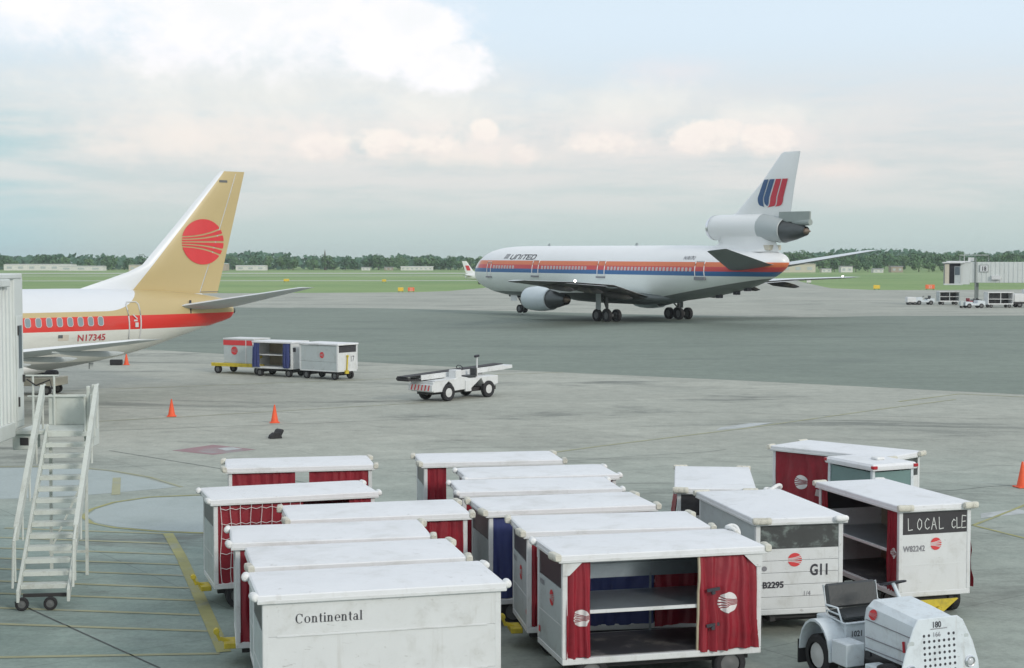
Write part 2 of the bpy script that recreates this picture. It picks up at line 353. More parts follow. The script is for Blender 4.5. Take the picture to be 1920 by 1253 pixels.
def copy_tree(o, parent=None):
    c = o.copy(); COL.objects.link(c); c.parent = parent
    for ch in kids(o): copy_tree(ch, c)
    return c
_cache = {}
def cached(key, fn):
    if key not in _cache: _cache[key] = fn()
    return _cache[key]
# flat print: 2-D polygons mapped on to a surface
def text2d(s, size, sx=1.0, bold=0.0, shear=0.0):
    cu = bpy.data.curves.new("lettering", 'FONT'); cu.body = s; cu.size = size; cu.offset = bold; cu.shear = shear; cu.resolution_u = 3; cu.align_x = 'LEFT'
    ob = bpy.data.objects.new("lettering", cu); COL.objects.link(ob)
    dg = bpy.context.evaluated_depsgraph_get(); dg.update()
    me = bpy.data.meshes.new_from_object(ob.evaluated_get(dg))
    vs = [(v.co.x * sx, v.co.y) for v in me.vertices]; fs = [tuple(p.vertices) for p in me.polygons]
    bpy.data.objects.remove(ob); bpy.data.curves.remove(cu); bpy.data.meshes.remove(me)
    return vs, fs
def strokes2d(paths, w):
    vs, fs = [], []
    for path in paths:
        for (x0, y0), (x1, y1) in zip(path, path[1:]):
            d = math.hypot(x1 - x0, y1 - y0) or 1; nx, ny = -(y1 - y0) / d * w / 2, (x1 - x0) / d * w / 2
            ex, ey = (x1 - x0) / d * w * .3, (y1 - y0) / d * w * .3
            o = len(vs); vs += [(x0 + nx - ex, y0 + ny - ey), (x0 - nx - ex, y0 - ny - ey), (x1 - nx + ex, y1 - ny + ey), (x1 + nx + ex, y1 + ny + ey)]; fs.append((o, o + 1, o + 2, o + 3))
    return vs, fs
def stamp(name, shape, fn, mt, parent):
    vs, fs = shape; b = MB(); b.add([fn(*p) for p in vs], fs)
    return put(name, b.mesh(name, mt, recalc=False), parent)
GAPS = [(.22, .66, .045, .075), (.11, .36, .045, .075), (0, 0, .045, .08), (-.11, -.36, .045, .075), (-.22, -.66, .045, .075)]
def globe2d(r, rx=None, gw=1.1):
    """disc cut by five lines that fan out to one side"""
    vs, fs = [], []; N = 22
    def line(k, x, side):
        yl, yr, wl, wr = GAPS[k]; t = (x + 1) / 2; return yl + (yr - yl) * t ** 2.1 + side * (wl + (wr - wl) * t) / 2 * gw
    segs = [(None, 0)] + [(k, k + 1) for k in range(4)] + [(4, None)]
    for up, lo in segs:
        prev = None
        for i in range(N + 1):
            x = -math.cos(math.pi * i / N); c = math.sqrt(max(0, 1 - x * x))
            yt = c if up is None else min(c, line(up, x, -1)); yb = -c if lo is None else max(-c, line(lo, x, 1))
            if yt - yb < .004: prev = None; continue
            o = len(vs); vs += [(x * (rx or r), yt * r), (x * (rx or r), yb * r)]
            if prev is not None: fs.append((prev, prev + 1, o + 1, o))
            prev = o
    return vs, fs
def disc2d(r, n=20, c=(0, 0)):
    return [(c[0] + r * math.cos(2 * math.pi * k / n), c[1] + r * math.sin(2 * math.pi * k / n)) for k in range(n)], [tuple(range(n))]
def rect2d(x0, x1, y0, y1): return [(x0, y0), (x1, y0), (x1, y1), (x0, y1)], [(0, 1, 2, 3)]
def join2d(*sh):
    vs, fs = [], []
    for v, f in sh: o = len(vs); vs += v; fs += [tuple(i + o for i in q) for q in f]
    return vs, fs

# ------------------------------------------------------------------ ground
def flat(name, poly, z, mt, parent=None, kind=None):
    b = MB(); b.add([(x, y, z) for x, y in poly], [tuple(range(len(poly)))])
    o = put(name, b.mesh(name, mt, recalc=False), parent)
    if o.data.polygons[0].normal.z < 0: o.data.flip_normals()
    if kind: o['kind'] = kind
    return o
ground = flat("ground", [(-2500, -100), (2500, -100), (2500, 2600), (-2500, 2600)], -.012, 'grass', kind='structure')
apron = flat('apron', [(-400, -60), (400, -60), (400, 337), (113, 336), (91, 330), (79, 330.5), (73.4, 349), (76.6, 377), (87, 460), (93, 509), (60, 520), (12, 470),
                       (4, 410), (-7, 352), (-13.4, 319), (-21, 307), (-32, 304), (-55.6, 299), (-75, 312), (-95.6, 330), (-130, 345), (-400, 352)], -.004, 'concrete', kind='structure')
flat('taxiway', [(-160, 108 + 100), (-38.2, 209.2), (-18.9, 206.9), (-1.4, 196), (14, 184), (32.7, 173.6), (42.8, 178), (60.4, 179.2), (250, 176), (250, -90), (120, 6.5), (60, 49), (25.1, 74.2), (12.8, 82.7), (0, 90.8), (-8.9, 97.4), (-25.7, 110.6), (-90, 158), (-160, 205)], .0, 'asphalt', kind='structure')
for nm, y0, y1, x0, x1 in (('taxiway_strip', 452, 466, -400, 5), ('taxiway_strip', 690, 740, -900, 60), ('taxiway_strip', 590, 606, -700, 30)):
    flat(nm, [(x0, y0), (x1, y0 + 20), (x1 + 8, y1 + 22), (x0, y1)], .0, 'taxi_concrete', kind='structure')
def band(path, w, z, mt, name):
    b = MB(); L = []; Rr = []
    P = [Vector((x, y, 0)) for x, y in path]
    for i, p in enumerate(P):
        d = (P[min(i + 1, len(P) - 1)] - P[max(i - 1, 0)]).normalized(); nrm = Vector((-d.y, d.x, 0)) * w / 2
        L.append((p.x + nrm.x, p.y + nrm.y, z)); Rr.append((p.x - nrm.x, p.y - nrm.y, z))
    n = len(P); b.add(L + Rr, [(i, i + 1, n + i + 1, n + i) for i in range(n - 1)])
    o = put(name, b.mesh(name, mt, recalc=False), apron)
    if o.data.polygons[0].normal.z < 0: o.data.flip_normals()
    return o
Z1, Z2 = .0, .004
flat('painted_area', [(-24, 47.3), (-16.2, 47.9), (-14.3, 48.1), (-12.65, 47.2), (-11.2, 45.8), (-9.75, 43.9), (-10.4, 43.4), (-11.84, 42.45), (-13.3, 41.86), (-14.1, 41.7), (-24, 41.2)], Z1, 'patch_pale', apron)
flat('painted_area', [(-4, 42.1), (-8.8, 42.2), (-10.05, 41.86), (-10.72, 41.03), (-11.01, 39.97), (-10.95, 38.88), (-10.45, 37.92), (-9.76, 37.31), (-8.59, 36.79), (-7.63, 36.58), (-4, 36.4)], Z1, 'patch_pale', apron)
flat('painted_area', [(-7.0, 36.0), (-6.1, 36.0), (-5.6, 32.4), (-6.0, 32.3)], Z1, 'patch_pale', apron)
flat('painted_area', [(-11.78, 52.34), (-10.66, 54.01), (-8.91, 52.64), (-10.11, 51.19)], Z1, 'patch_red', apron)
flat('painted_area', [(-10.3, 52.9), (-9.9, 53.3), (-9.4, 52.8), (-9.9, 52.3)], Z2, 'stain_white', apron)
band([(-4.2, 42.35), (-8.8, 42.4), (-10.1, 42.02), (-10.85, 41.1), (-11.13, 39.97), (-11.07, 38.85), (-10.53, 37.83), (-9.8, 37.2), (-8.6, 36.68), (-7.6, 36.47), (-4.2, 36.25)], .13, Z2, 'line_yellow', 'yellow_line')
band([(-24, 48.1), (-14.2, 48.3), (-12.5, 47.3), (-11, 45.9), (-9.6, 43.9)], .12, Z2, 'line_faint', 'yellow_line')
band([(-11.97, 45.78), (-11.13, 42.43)], .24, Z2, 'line_faint', 'yellow_line')
band([(-8.3, 36.4), (-7.34, 33.47), (-6.26, 29.94), (-4.85, 25.3)], .24, Z2 + .002, 'line_yellow', 'yellow_line')
for (x0, y0), (x1, y1) in [((-10.67, 36.79), (-8.4, 36.36)), ((-10.3, 35.52), (-7.95, 35.09)), ((-9.92, 34.21), (-7.55, 33.79)), ((-9.59, 33.05), (-7.2, 32.64)), ((-9.26, 31.91), (-6.85, 31.5)), ((-8.91, 30.69), (-6.5, 30.3)),
                           ((-8.59, 29.56), (-6.15, 29.18)), ((-8.23, 28.33), (-5.8, 27.97)), ((-7.88, 27.08), (-5.4, 26.74)), ((-7.9, 25.0), (-4.9, 25.2))]:
    band([(x0 - (x1 - x0) * .8, y0 - (y1 - y0) * .8), (x1, y1)], .13, Z2, 'line_faint', 'yellow_line')
band([(1.5, 51.9), (3.22, 53.7), (9.2, 59.34), (15.93, 66.54), (20.95, 71.6)], .16, Z2, 'line_faint', 'yellow_line')
band([(11.43, 37.61), (12.15, 35.8), (13, 33.6)], .10, Z2, 'line_yellow', 'yellow_line')
band([(11.48, 37.54), (13.12, 39.71), (15.5, 43)], .10, Z2, 'line_yellow', 'yellow_line')
band([(-24, 75.7), (-16, 79.5), (-8.8, 83.1), (3, 89)], .16, Z2, 'line_faint', 'yellow_line')
band([(-18.4, 61), (-14, 63.5), (-9, 66.8), (-4, 70)], .12, Z2, 'line_faint', 'yellow_line')
band([(18, 70.5), (22, 74.5), (28, 70.7)], .14, Z2, 'line_yellow', 'yellow_line')
flat('white_stain', [(7.9, 58.6), (9.2, 59.6), (10.6, 61.4), (9.6, 61.2), (8.2, 59.6)], Z1, 'stain_white', apron)
flat('white_stain', [(12.0, 38.6), (13.6, 39.4), (13.4, 40.0), (12.2, 39.3)], Z1, 'stain_white', apron)
for pth in ([(-13.94, 52.34), (-9.08, 47.65), (-5, 43.7)], [(-9.6, 29.05), (-5.69, 24.29)], [(11.6, 32.5), (16, 31.3)], [(-30, 70.5), (-15, 66.9), (-9, 65.3)]):
    band(pth, .035, Z2, 'joint_dark', 'expansion_joint')

rc = random.Random(21)
for (x0, y0), (x1, y1), n in (((-3.5, 47), (7.5, 52.5), 14), ((9.5, 41.5), (20, 47), 12), ((-20, 57), (-4, 62.5), 16), ((6, 66), (24, 62), 16)):
    band([(x0 + (x1 - x0) * k / n + rc.uniform(-.12, .12), y0 + (y1 - y0) * k / n + rc.uniform(-.16, .16)) for k in range(n + 1)], rc.uniform(.022, .04), Z2, 'joint_dark', 'sealed_crack')

# ------------------------------------------------------------------ trees and far buildings
def crown_mesh(seed, n, w, h, leaf=.75, mt='leaf'):
    rnd = random.Random(seed); b = MB()
    lobes = [(rnd.uniform(-.28, .28) * w, rnd.uniform(-.28, .28) * w, h * rnd.uniform(.22, .78), w * rnd.uniform(.22, .34), h * rnd.uniform(.16, .27)) for _ in range(9)]
    lobes.append((0, 0, h * .5, w * .33, h * .36))
    for _ in range(n):
        lx, ly, lz, lr, lh = rnd.choice(lobes)
        v = Vector((rnd.gauss(0, 1), rnd.gauss(0, 1), rnd.gauss(0, 1))).normalized() * rnd.uniform(.6, 1.08)
        p = Vector((lx + v.x * lr, ly + v.y * lr, lz + v.z * lh))
        nn = (v + Vector((rnd.uniform(-.6, .6), rnd.uniform(-.6, .6), rnd.uniform(-.2, .8)))).normalized()
        a = nn.orthogonal().normalized(); a.rotate(Matrix.Rotation(rnd.uniform(0, 6.28), 3, nn)); c = nn.cross(a); k = leaf * rnd.uniform(.5, 1.2)
        b.add([p - a * k - c * k * .6, p + a * k - c * k * .6, p + a * k * .7 + c * k * .8, p - a * k * .7 + c * k * .8], [(0, 1, 2, 3)])
    return b.mesh('crown', mt, recalc=False)
CROWNS = [crown_mesh(s, 480, 9 + (s % 3), 10.5 + (s % 4) * .9) for s in range(7)]
tk = MB(); tk.tube([(0, 0, -.3), (.1, 0, 2.5), (0, .1, 5.5)], [.35, .26, .14], 7); tk.tube([(0.05, 0, 3), (1.4, .4, 5.5)], [.16, .07], 5); tk.tube([(0, 0, 3.2), (-1.3, -.3, 5.8)], [.16, .07], 5)
TRUNK = tk.mesh('trunk', 'bark', 60)
rt = random.Random(5)
def tree(x, y, z, sc, label, group, sz=None):
    t = thing('tree', label, 'tree', (x, y, z), rt.uniform(0, 6.28), group); t.scale = (sc, sc, sz or sc * rt.uniform(.85, 1.12))
    put('crown', rt.choice(CROWNS), t); put('trunk', TRUNK, t)
LT = 'dark green broadleaf tree in the wood along the far edge of the airfield'
x = -345.0
while x < 215:
    y = 965 + rt.uniform(-22, 22) + max(0, x) * .15; sc = rt.uniform(.62, .88)
    tree(x, y, 0, sc, LT, 'trees along the far edge of the airfield'); x += rt.uniform(4.5, 8.0)
LH = 'bright green tree on the low rise behind the grey numbered passenger bridge'
hill = MB()
hx = [(105, 0), (150, 1.5), (230, 4.5), (330, 6), (430, 6)]
hill.sheet(lambda u, v: (110 + u * 420, 790 + v * 700, -.5 + 7.5 * (v ** .8) * min(1, u * 4 + .1)), 20, 14)
put('hill', hill.mesh('hill', 'grass', 60), kind='structure')
for row, (yy, zz) in enumerate(((800, .3), (845, 1.6), (900, 2.6), (960, 3.6))):
    x = 118.0 + row * 5
    while x < 335:
        tree(x, yy + rt.uniform(-12, 12), zz * min(1, (x - 100) / 60), rt.uniform(.5, .8), LH, 'trees on the rise beyond the airfield'); x += rt.uniform(5, 9.0)
# the deep wood behind, one mass
wood = MB(); rw = random.Random(3)
for _ in range(9000):
    px = rw.uniform(-420, 420); py = rw.uniform(990, 1080); hgt = 8.2 + 2.4 * math.sin(px * .045) * math.sin(px * .013 + 1) + 1.2 * math.sin(px * .31)
    pz = rw.uniform(0.0, 1.0) ** .6 * hgt + (max(0, px) * .010); k = rw.uniform(.8, 1.8)
    a = Vector((rw.uniform(-1, 1), rw.uniform(-1, 1), rw.uniform(-.6, .6))).normalized(); c = a.orthogonal().normalized()
    p = Vector((px, py, pz)); wood.add([p - a * k - c * k, p + a * k - c * k, p + a * k + c * k, p - a * k + c * k], [(0, 1, 2, 3)])
put('woods', wood.mesh('woods', 'leaf_dark', recalc=False), kind='stuff', label='deep dark wood closing off the far edge of the airfield')

def shed(x0, x1, y, h, depth, wall, label, n=4, roof='building_roof', pitch=0.0, cat='building'):
    t = thing('shed', label, cat, ((x0 + x1) / 2, y, 0)); w = (x1 - x0)
    b = MB(); b.bb(-w / 2, w / 2, 0, depth, 0, h); put('wall', b.mesh('wall', wall), t)
    b = MB(); b.add([(-w / 2 - .4, -.4, h), (w / 2 + .4, -.4, h), (w / 2 + .4, depth / 2, h + .3 + pitch), (-w / 2 - .4, depth / 2, h + .3 + pitch), (-w / 2 - .4, depth, h), (w / 2 + .4, depth, h)],
                    [(0, 1, 2, 3), (3, 2, 5, 4), (0, 3, 4), (1, 5, 2)]); put('roof', b.mesh('roof', roof), t)
    wd = MB(); wd.bb(-w / n * .22, w / n * .22, -.12, 0, h * .3, h * .68); me = wd.mesh('window', 'panel_grey')
    for k in range(n): put('window', me, t, (-w / 2 + (k + .5) * w / n, 0, 0))
    return t
shed(-309, -268, 925, 3.6, 12, 'building_white', 'long white low hangar beside the corrugated gangway roof, seen far off', 6, 'building_white')
shed(-268, -242, 900, 2.6, 8, 'building_white', 'plain white flat-topped block standing end to end with the longest far hangar', 3, 'building_white')
shed(-228, -211, 905, 3.2, 9, 'beige_wall', 'pale pinkish shed between the white blocks and the brown flat-roofed depot', 4, 'beige_wall')
shed(-208, -170, 905, 4.0, 10, 'building_tan', 'brown far depot under a thin pale flat roof, behind the gold tail fin', 6, 'building_white')
shed(-168, -150, 925, 2.8, 9, 'building_white', 'white far building just past the trailing edge of the gold tail', 3, 'building_white')
shed(-68, -48.5, 930, 2.2, 8, 'building_white', 'white long low building under the trees, beyond the nose of the taxiing airliner', 7, 'building_white')
shed(-14, -9, 900, 2.6, 6, 'building_white', 'small white hut peeping out above the nose of the taxiing airliner', 2, 'building_white')
shed(138, 156, 782, 4.2, 10, 'beige_wall', 'cream two-part building behind the tail cone of the taxiing airliner', 3, 'beige_wall')
shed(170, 176, 786, 3.0, 6, 'building_white', 'small white house with dark windows among the bright trees on the rise', 2)
shed(196, 202, 786, 3.0, 6, 'building_tan', 'small brown house among the bright trees on the rise', 2)
for k, (xx, yy, zz, c) in enumerate(((160, 786, 0, 'building_white'), (183, 770, 0, 'building_white'), (-160, 940, 0, 'building_tan'), (-92, 930, 0, 'building_white'), (-78, 930, 0, 'building_tan'))):
    shed(xx, xx + 5, yy, 1.8, 5, c, ['white far van-sized hut at the foot of the rise, by the cream building', 'second white hut at the foot of the rise, further along', 'brown hut at the tree line past the gold tail',
                                     'white hut at the tree line above the yellow marker', 'brown hut at the tree line beside the long low building'][k], 2)
# church spire / mast above the trees
t = thing('mast', 'thin dark pointed mast rising above the tree line', 'mast', (-118, 960, 0)); b = MB(); b.lathe([(0, .7), (9, .5), (11, .35), (13.2, .03)], ax='z', n=8); put('spire', b.mesh('spire', 'bark', 40), t)

# small signs in the grass
def field_sign(x, y, w, h, mt, label, txt=None):
    t = thing('field_sign', label, 'sign', (x, y, 0)); b = MB(); b.bb(-w / 2, w / 2, -.12, .12, .25, .25 + h); put('panel', b.mesh('panel', mt, bevel=.03), t)
    lg = MB(); lg.bb(-.05, .05, -.05, .05, 0, .25); me = lg.mesh('leg', 'chassis')
    for s in (-1, 1): put('leg', me, t, (s * w * .35, 0, 0))
    if txt:
        sh = text2d(txt, h * .85, 1.0); mxx = max(p[0] for p in sh[0]); stamp('lettering', sh, lambda u, v: (u - mxx / 2, -.125, .25 + h * .18 + v), 'logo_white', t)
field_sign(-20.3, 306, 1.3, .75, 'sign_orange', 'orange red taxiway sign on the grass edge ahead of the airliner nose', '22')
field_sign(-22.4, 306, 1.1, .75, 'sign_yellow', 'yellow taxiway sign beside the orange one on the grass edge')
field_sign(79.5, 331.5, 1.4, .8, 'sign_yellow', 'yellow taxiway sign at the curved corner of the grass')
field_sign(91, 331, 2.0, .9, 'sign_orange', 'orange red sign on the grass edge beside the grey numbered passenger bridge', '22')
field_sign(-66, 445, 1.6, .7, 'sign_yellow', 'yellow marker by the pale strip in the grass behind the gold tail')
field_sign(-37, 440, 1.2, .6, 'sign_yellow', 'small yellow marker on the pale strip, midway to the airliner')
field_sign(82, 420, 1.2, .6, 'logo_white', 'white marker on the grass behind the airliner tail')

# ------------------------------------------------------------------ aircraft
# aircraft axes: x runs aft from the nose tip, -y is the port side, z up from the ground
def fus_rings(st, n=40):
    rings = []
    for x, zt, zb, hw in st:
        zc, hh = (zt + zb) / 2, (zt - zb) / 2
        rings.append([Vector((x, hw * math.cos(2 * math.pi * k / n), zc + hh * math.sin(2 * math.pi * k / n))) for k in range(n)])
    return rings
def interp(st, x):
    for a, c in zip(st, st[1:]):
        if a[0] <= x <= c[0]:
            t = (x - a[0]) / (c[0] - a[0]); return [a[i] + (c[i] - a[i]) * t for i in range(4)]
    return list(st[-1])
def dense(st, k=3):
    """Catmull-Rom through the stations"""
    out = []
    for i in range(len(st) - 1):
        p0 = st[max(i - 1, 0)]; p1 = st[i]; p2 = st[i + 1]; p3 = st[min(i + 2, len(st) - 1)]
        for j in range(k):
            t = j / k; row = [p1[0] + (p2[0] - p1[0]) * t]
            for c in (1, 2, 3):
                d = p2[0] - p1[0]
                m1 = (p2[c] - p0[c]) / max(p2[0] - p0[0], .01) * d; m2 = (p3[c] - p1[c]) / max(p3[0] - p1[0], .01) * d
                row.append((2*t**3-3*t**2+1)*p1[c] + (t**3-2*t**2+t)*m1 + (-2*t**3+3*t**2)*p2[c] + (t**3-t**2)*m2)
            out.append(tuple(row))
    out.append(st[-1]); return out
def side_y(st, x, z, eps=.02):
    _, zt, zb, hw = interp(st, x); zc, hh = (zt + zb) / 2, (zt - zb) / 2
    return -hw * math.sqrt(max(0, 1 - ((z - zc) / hh) ** 2)) - eps
AF = [(0, 0), (.03, .32), (.10, .72), (.25, .98), (.40, 1.0), (.60, .80), (.80, .45), (.95, .13), (1, .02)]
def surf(secs, vert=False):
    """lifting surface: sections (LE point, TE point, thickness)"""
    rings = []
    for le, te, th in secs:
        le, te = Vector(le), Vector(te); up = Vector((0, 1, 0)) if vert else Vector((0, 0, 1))
        top = [le + (te - le) * t + up * th / 2 * h for t, h in AF]; bot = [le + (te - le) * t - up * th / 2 * h for t, h in AF][1:]
        rings.append(top + bot[::-1])
    b = MB(); b.loft(rings); return b
def surf2(name, secs, mt_top, mt_bot, parent):
    me = surf(secs).mesh(name, [mt_top, mt_bot], 35)
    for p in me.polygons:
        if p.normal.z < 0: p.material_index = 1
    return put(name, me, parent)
def mirror(secs): return [((l[0], -l[1], l[2]), (t[0], -t[1], t[2]), h) for l, t, h in secs]
def wheel(parent, c, r, w, tyre='rubber', hub='hub_grey', ax='y', name='wheel'):
    key = (round(r, 3), round(w, 3), tyre, hub)
    def mk():
        t = MB(); t.lathe([(-w / 2, r * .62), (-w / 2, r * .9), (-w * .36, r), (w * .36, r), (w / 2, r * .9), (w / 2, r * .62), (w * .3, r * .5), (-w * .3, r * .5)], ax='y', n=20, cap=False)
        h = MB(); h.lathe([(-w * .42, .001), (-w * .44, r * .16), (-w * .34, r * .3), (-w * .36, r * .6), (w * .36, r * .6), (w * .34, r * .3), (w * .44, r * .16), (w * .42, .001)], ax='y', n=16)
        return t.mesh('wheel', tyre, 40), h.mesh('hub', hub, 40)
    tm, hm = cached(('wheel',) + key, mk)
    o = put(name, tm, parent, c); put('hub', hm, o); return o

# ---- the taxiing wide-body
def big_jet():
    T = thing('wide_body_airliner', 'white three-engined airliner with orange red and blue stripes taxiing away, UNITED on its nose', 'airliner', (-4.19, 190.26, 0), -.9327)
    tilt = .0045; piv = 31.0
    T.rotation_euler = (0, tilt, -.9327)
    a = Vector((math.cos(-.9327), math.sin(-.9327), 0))
    T.location = Vector((-4.19, 190.26, piv * tilt))
    st = dense([(0, 4.85, 4.55, .08), (.25, 5.4, 4.15, .62), (.8, 5.95, 3.7, 1.15), (1.7, 6.6, 3.22, 1.75), (2.9, 7.25, 2.85, 2.25), (4.6, 7.72, 2.48, 2.68), (7, 8.0, 2.2, 2.93), (10, 8.1, 2.1, 3.01), (16, 8.12, 2.08, 3.01),
                (24, 8.12, 2.06, 3.01), (33, 8.12, 2.06, 3.01), (36.5, 8.12, 2.2, 3.01), (39.5, 8.1, 2.52, 2.98), (42.8, 8.02, 2.98, 2.85), (46.5, 7.86, 3.68, 2.45), (49.5, 7.62, 4.66, 1.8), (51.2, 7.3, 5.5, 1.05), (51.85, 6.95, 6.0, .55), (52.05, 6.6, 6.3, .15)])
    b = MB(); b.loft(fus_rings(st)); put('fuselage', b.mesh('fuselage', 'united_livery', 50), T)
    b = MB(); b.loft(fus_rings([(19, 3.2, 2.0, 1.2), (21, 3.3, 1.82, 2.6), (25, 3.4, 1.72, 3.0), (32, 3.4, 1.72, 3.0), (35.5, 3.2, 1.95, 2.3), (38, 3.0, 2.35, .6)], 28)); put('belly_fairing', b.mesh('belly_fairing', 'stab_grey', 50), T)
    # wings
    for sgn in (-1, 1):
        secs = [((18.6, sgn * 1.0, 2.4), (34.3, sgn * 1.0, 2.5), 1.2), ((21.0, sgn * 3.0, 2.65), (34.5, sgn * 3.0, 2.85), 1.1), ((25.6, sgn * 8.6, 3.55), (36.2, sgn * 8.6, 4.02), .7), ((31.4, sgn * 15.6, 4.1), (37.9, sgn * 15.6, 4.42), .42), ((37.9, sgn * 23.4, 4.55), (40.9, sgn * 23.4, 4.68), .2), ((38.6, sgn * 23.7, 4.6), (41.0, sgn * 23.7, 4.7), .05)]
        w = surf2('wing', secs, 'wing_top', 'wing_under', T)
        for yy, xx, zz in ((6.2, 34.6, 3.2), (11.2, 35.9, 3.9), (16.0, 37.2, 4.2)):
            f = MB(); f.loft([[Vector((xx + dx, sgn * (yy + math.cos(k * 1.047) * r * .6), zz - .28 + dz + math.sin(k * 1.047) * r)) for k in range(6)] for dx, r, dz in ((-3.4, .05, .12), (-2.2, .3, 0), (-.4, .34, -.1), (1.0, .24, -.25), (1.7, .04, -.3))]); put('flap_track_fairing', f.mesh('flap_track_fairing', 'wing_under', 50), w)
        # drooped inboard flap
        f = surf2('flap', [((33.2, sgn * 3.3, 2.6), (34.9, sgn * 3.3, 2.45), .2), ((34.6, sgn * 8.4, 3.75), (36.6, sgn * 8.4, 3.72), .18)], 'wing_top', 'wing_under', w)
        f = surf2('flap', [((35.2, sgn * 10.0, 3.95), (36.9, sgn * 10.0, 3.9), .15), ((37.0, sgn * 16.6, 4.3), (38.4, sgn * 16.6, 4.3), .12)], 'wing_top', 'wing_under', w)
        # wing engine
        y = sgn * 8.0; zc = 2.28
        e = MB(); e.lathe([(21.3, .95), (21.05, 1.02), (20.9, 1.12), (21.05, 1.2), (21.6, 1.3), (22.7, 1.36), (23.8, 1.33), (25.1, 1.2), (25.15, 1.1), (24.6, 1.02)], (0, y, zc), n=36, cap=False)
        E = put('engine', e.mesh('engine', 'engine_grey', 40), T)
        lp = MB(); lp.lathe([(21.32, .96), (21.06, 1.025), (20.89, 1.12), (21.04, 1.21)], (0, y, zc), n=36, cap=False); put('intake_lip', lp.mesh('intake_lip', 'chrome', 50), E)
        c = MB(); c.lathe([(24.0, 1.05), (25.0, 1.08), (26.2, .88), (27.3, .62), (27.7, .55), (27.5, .5)], (0, y, zc), n=32, cap=False); put('core_cowl', c.mesh('core_cowl', 'engine_dark', 40), E)
        c = MB(); c.lathe([(27.0, .40), (27.7, .36), (28.35, .03)], (0, y, zc), n=20); put('exhaust_plug', c.mesh('exhaust_plug', 'engine_hot', 40), E)
        c = MB(); c.lathe([(21.5, .02), (21.9, .35), (22.1, .95)], (0, y, zc), n=24); put('fan', c.mesh('fan', 'engine_dark', 40), E)
        p = MB(); p.loft([[Vector((x0, y - h, z0)), Vector((x0, y + h, z0)), Vector((x0, y + h, z1)), Vector((x0, y - h, z1))] for x0, h, z0, z1 in ((22.0, .08, 3.3, 3.6), (23.7, .22, 3.2, 3.75), (26.4, .25, 3.0, 3.6), (30.5, .08, 3.1, 3.5))]); put('pylon', p.mesh('pylon', 'jet_white', 40), E)
        # tailplane
        secs = [((45.3, sgn * 1.2, 5.55), (51.4, sgn * 1.2, 6.2), .62), ((46.2, sgn * 2.2, 5.72), (51.6, sgn * 2.2, 6.32), .56), ((51.9, sgn * 10.6, 7.45), (54.5, sgn * 10.6, 7.68), .2), ((52.3, sgn * 10.85, 7.5), (54.6, sgn * 10.85, 7.7), .05)]
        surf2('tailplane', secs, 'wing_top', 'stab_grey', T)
        # main gear
        g = MB(); g.tube([(31.03, sgn * 5.2, 3.2), (31.03, sgn * 5.17, 1.0)], .17, 10); g.tube([(31.03, sgn * 5.17, 1.2), (29.4, sgn * 4.6, 2.9)], .08, 6); g.bar((30.1, sgn * 5.17, .68), (31.95, sgn * 5.17, .68), .26, .26)
        G = put('main_gear', g.mesh('main_gear', 'hub_grey', 40), T)
        d = MB(); d.bb(30.1, 30.95, sgn * 5.95 - .03, sgn * 5.95 + .03, 1.25, 3.15); put('gear_door', d.mesh('gear_door', 'jet_grey', bevel=.02), G)
        for dx in (-.82, .82):
            for dy in (-.65, .65):
                wheel(G, (31.03 + dx, sgn * 5.17 + dy, .66), .66, .45)
    # nose gear
    lift = (piv - 9.1) * tilt
    g = MB(); g.tube([(9.1, 0, 2.5), (9.1, 0, .6 + lift)], .11, 8); g.tube([(9.1, 0, 1.1), (7.9, 0, 2.4)], .06, 6); g.bb(8.7, 9.5, -.06, .06, 1.3, 1.38)
    G = put('nose_gear', g.mesh('nose_gear', 'hub_grey', 40), T)
    for dy in (-.36, .36): wheel(G, (9.1, dy, .5 + lift), .5, .36)
    for s in (-1, 1):
        d = MB(); d.bb(7.6, 8.9, s * .62 - .02, s * .62 + .02, 1.55, 2.4); put('gear_door', d.mesh('gear_door', 'jet_white'), G)
    # tail engine, fin, rudder
    e = MB(); e.lathe([(42.6, .98), (42.0, 1.02), (41.75, 1.13), (41.95, 1.23), (42.9, 1.3), (46, 1.33), (49.0, 1.31)], (0, 0, 9.9), n=36, cap=False)
    E = put('tail_engine', e.mesh('tail_engine', 'jet_white', 40), T)
    lp = MB(); lp.lathe([(42.65, .99), (42.0, 1.03), (41.72, 1.13), (41.94, 1.245), (42.2, 1.27)], (0, 0, 9.9), n=36, cap=False); put('intake_lip', lp.mesh('intake_lip', 'chrome', 50), E)
    c = MB(); c.loft([[Vector((x0, r * math.cos(k * .1963), zc + r * math.sin(k * .1963))) for k in range(32)] for x0, r, zc in ((48.9, 1.325, 9.88), (50.4, 1.30, 9.72), (51.75, 1.2, 9.52), (51.8, 1.12, 9.52), (51.2, 1.05, 9.52))], cap=False); put('fan_cowl', c.mesh('fan_cowl', 'jet_grey', 40), E)
    c = MB(); c.lathe([(51.0, 1.1), (51.9, 1.08), (53.2, .82), (54.3, .5), (54.5, .44), (54.3, .38)], (0, 0, 9.45), n=32, cap=False); put('core_cowl', c.mesh('core_cowl', 'engine_dark', 40), E)
    c = MB(); c.lathe([(54.1, .34), (54.55, .3), (54.8, .14), (55.05, .04)], (0, 0, 9.42), n=16); put('exhaust_plug', c.mesh('exhaust_plug', 'engine_hot', 40), E)
    c = MB(); c.lathe([(43.4, .02), (43.7, .97)], (0, 0, 9.9), n=24); put('intake_duct', c.mesh('intake_duct', 'engine_dark'), E)
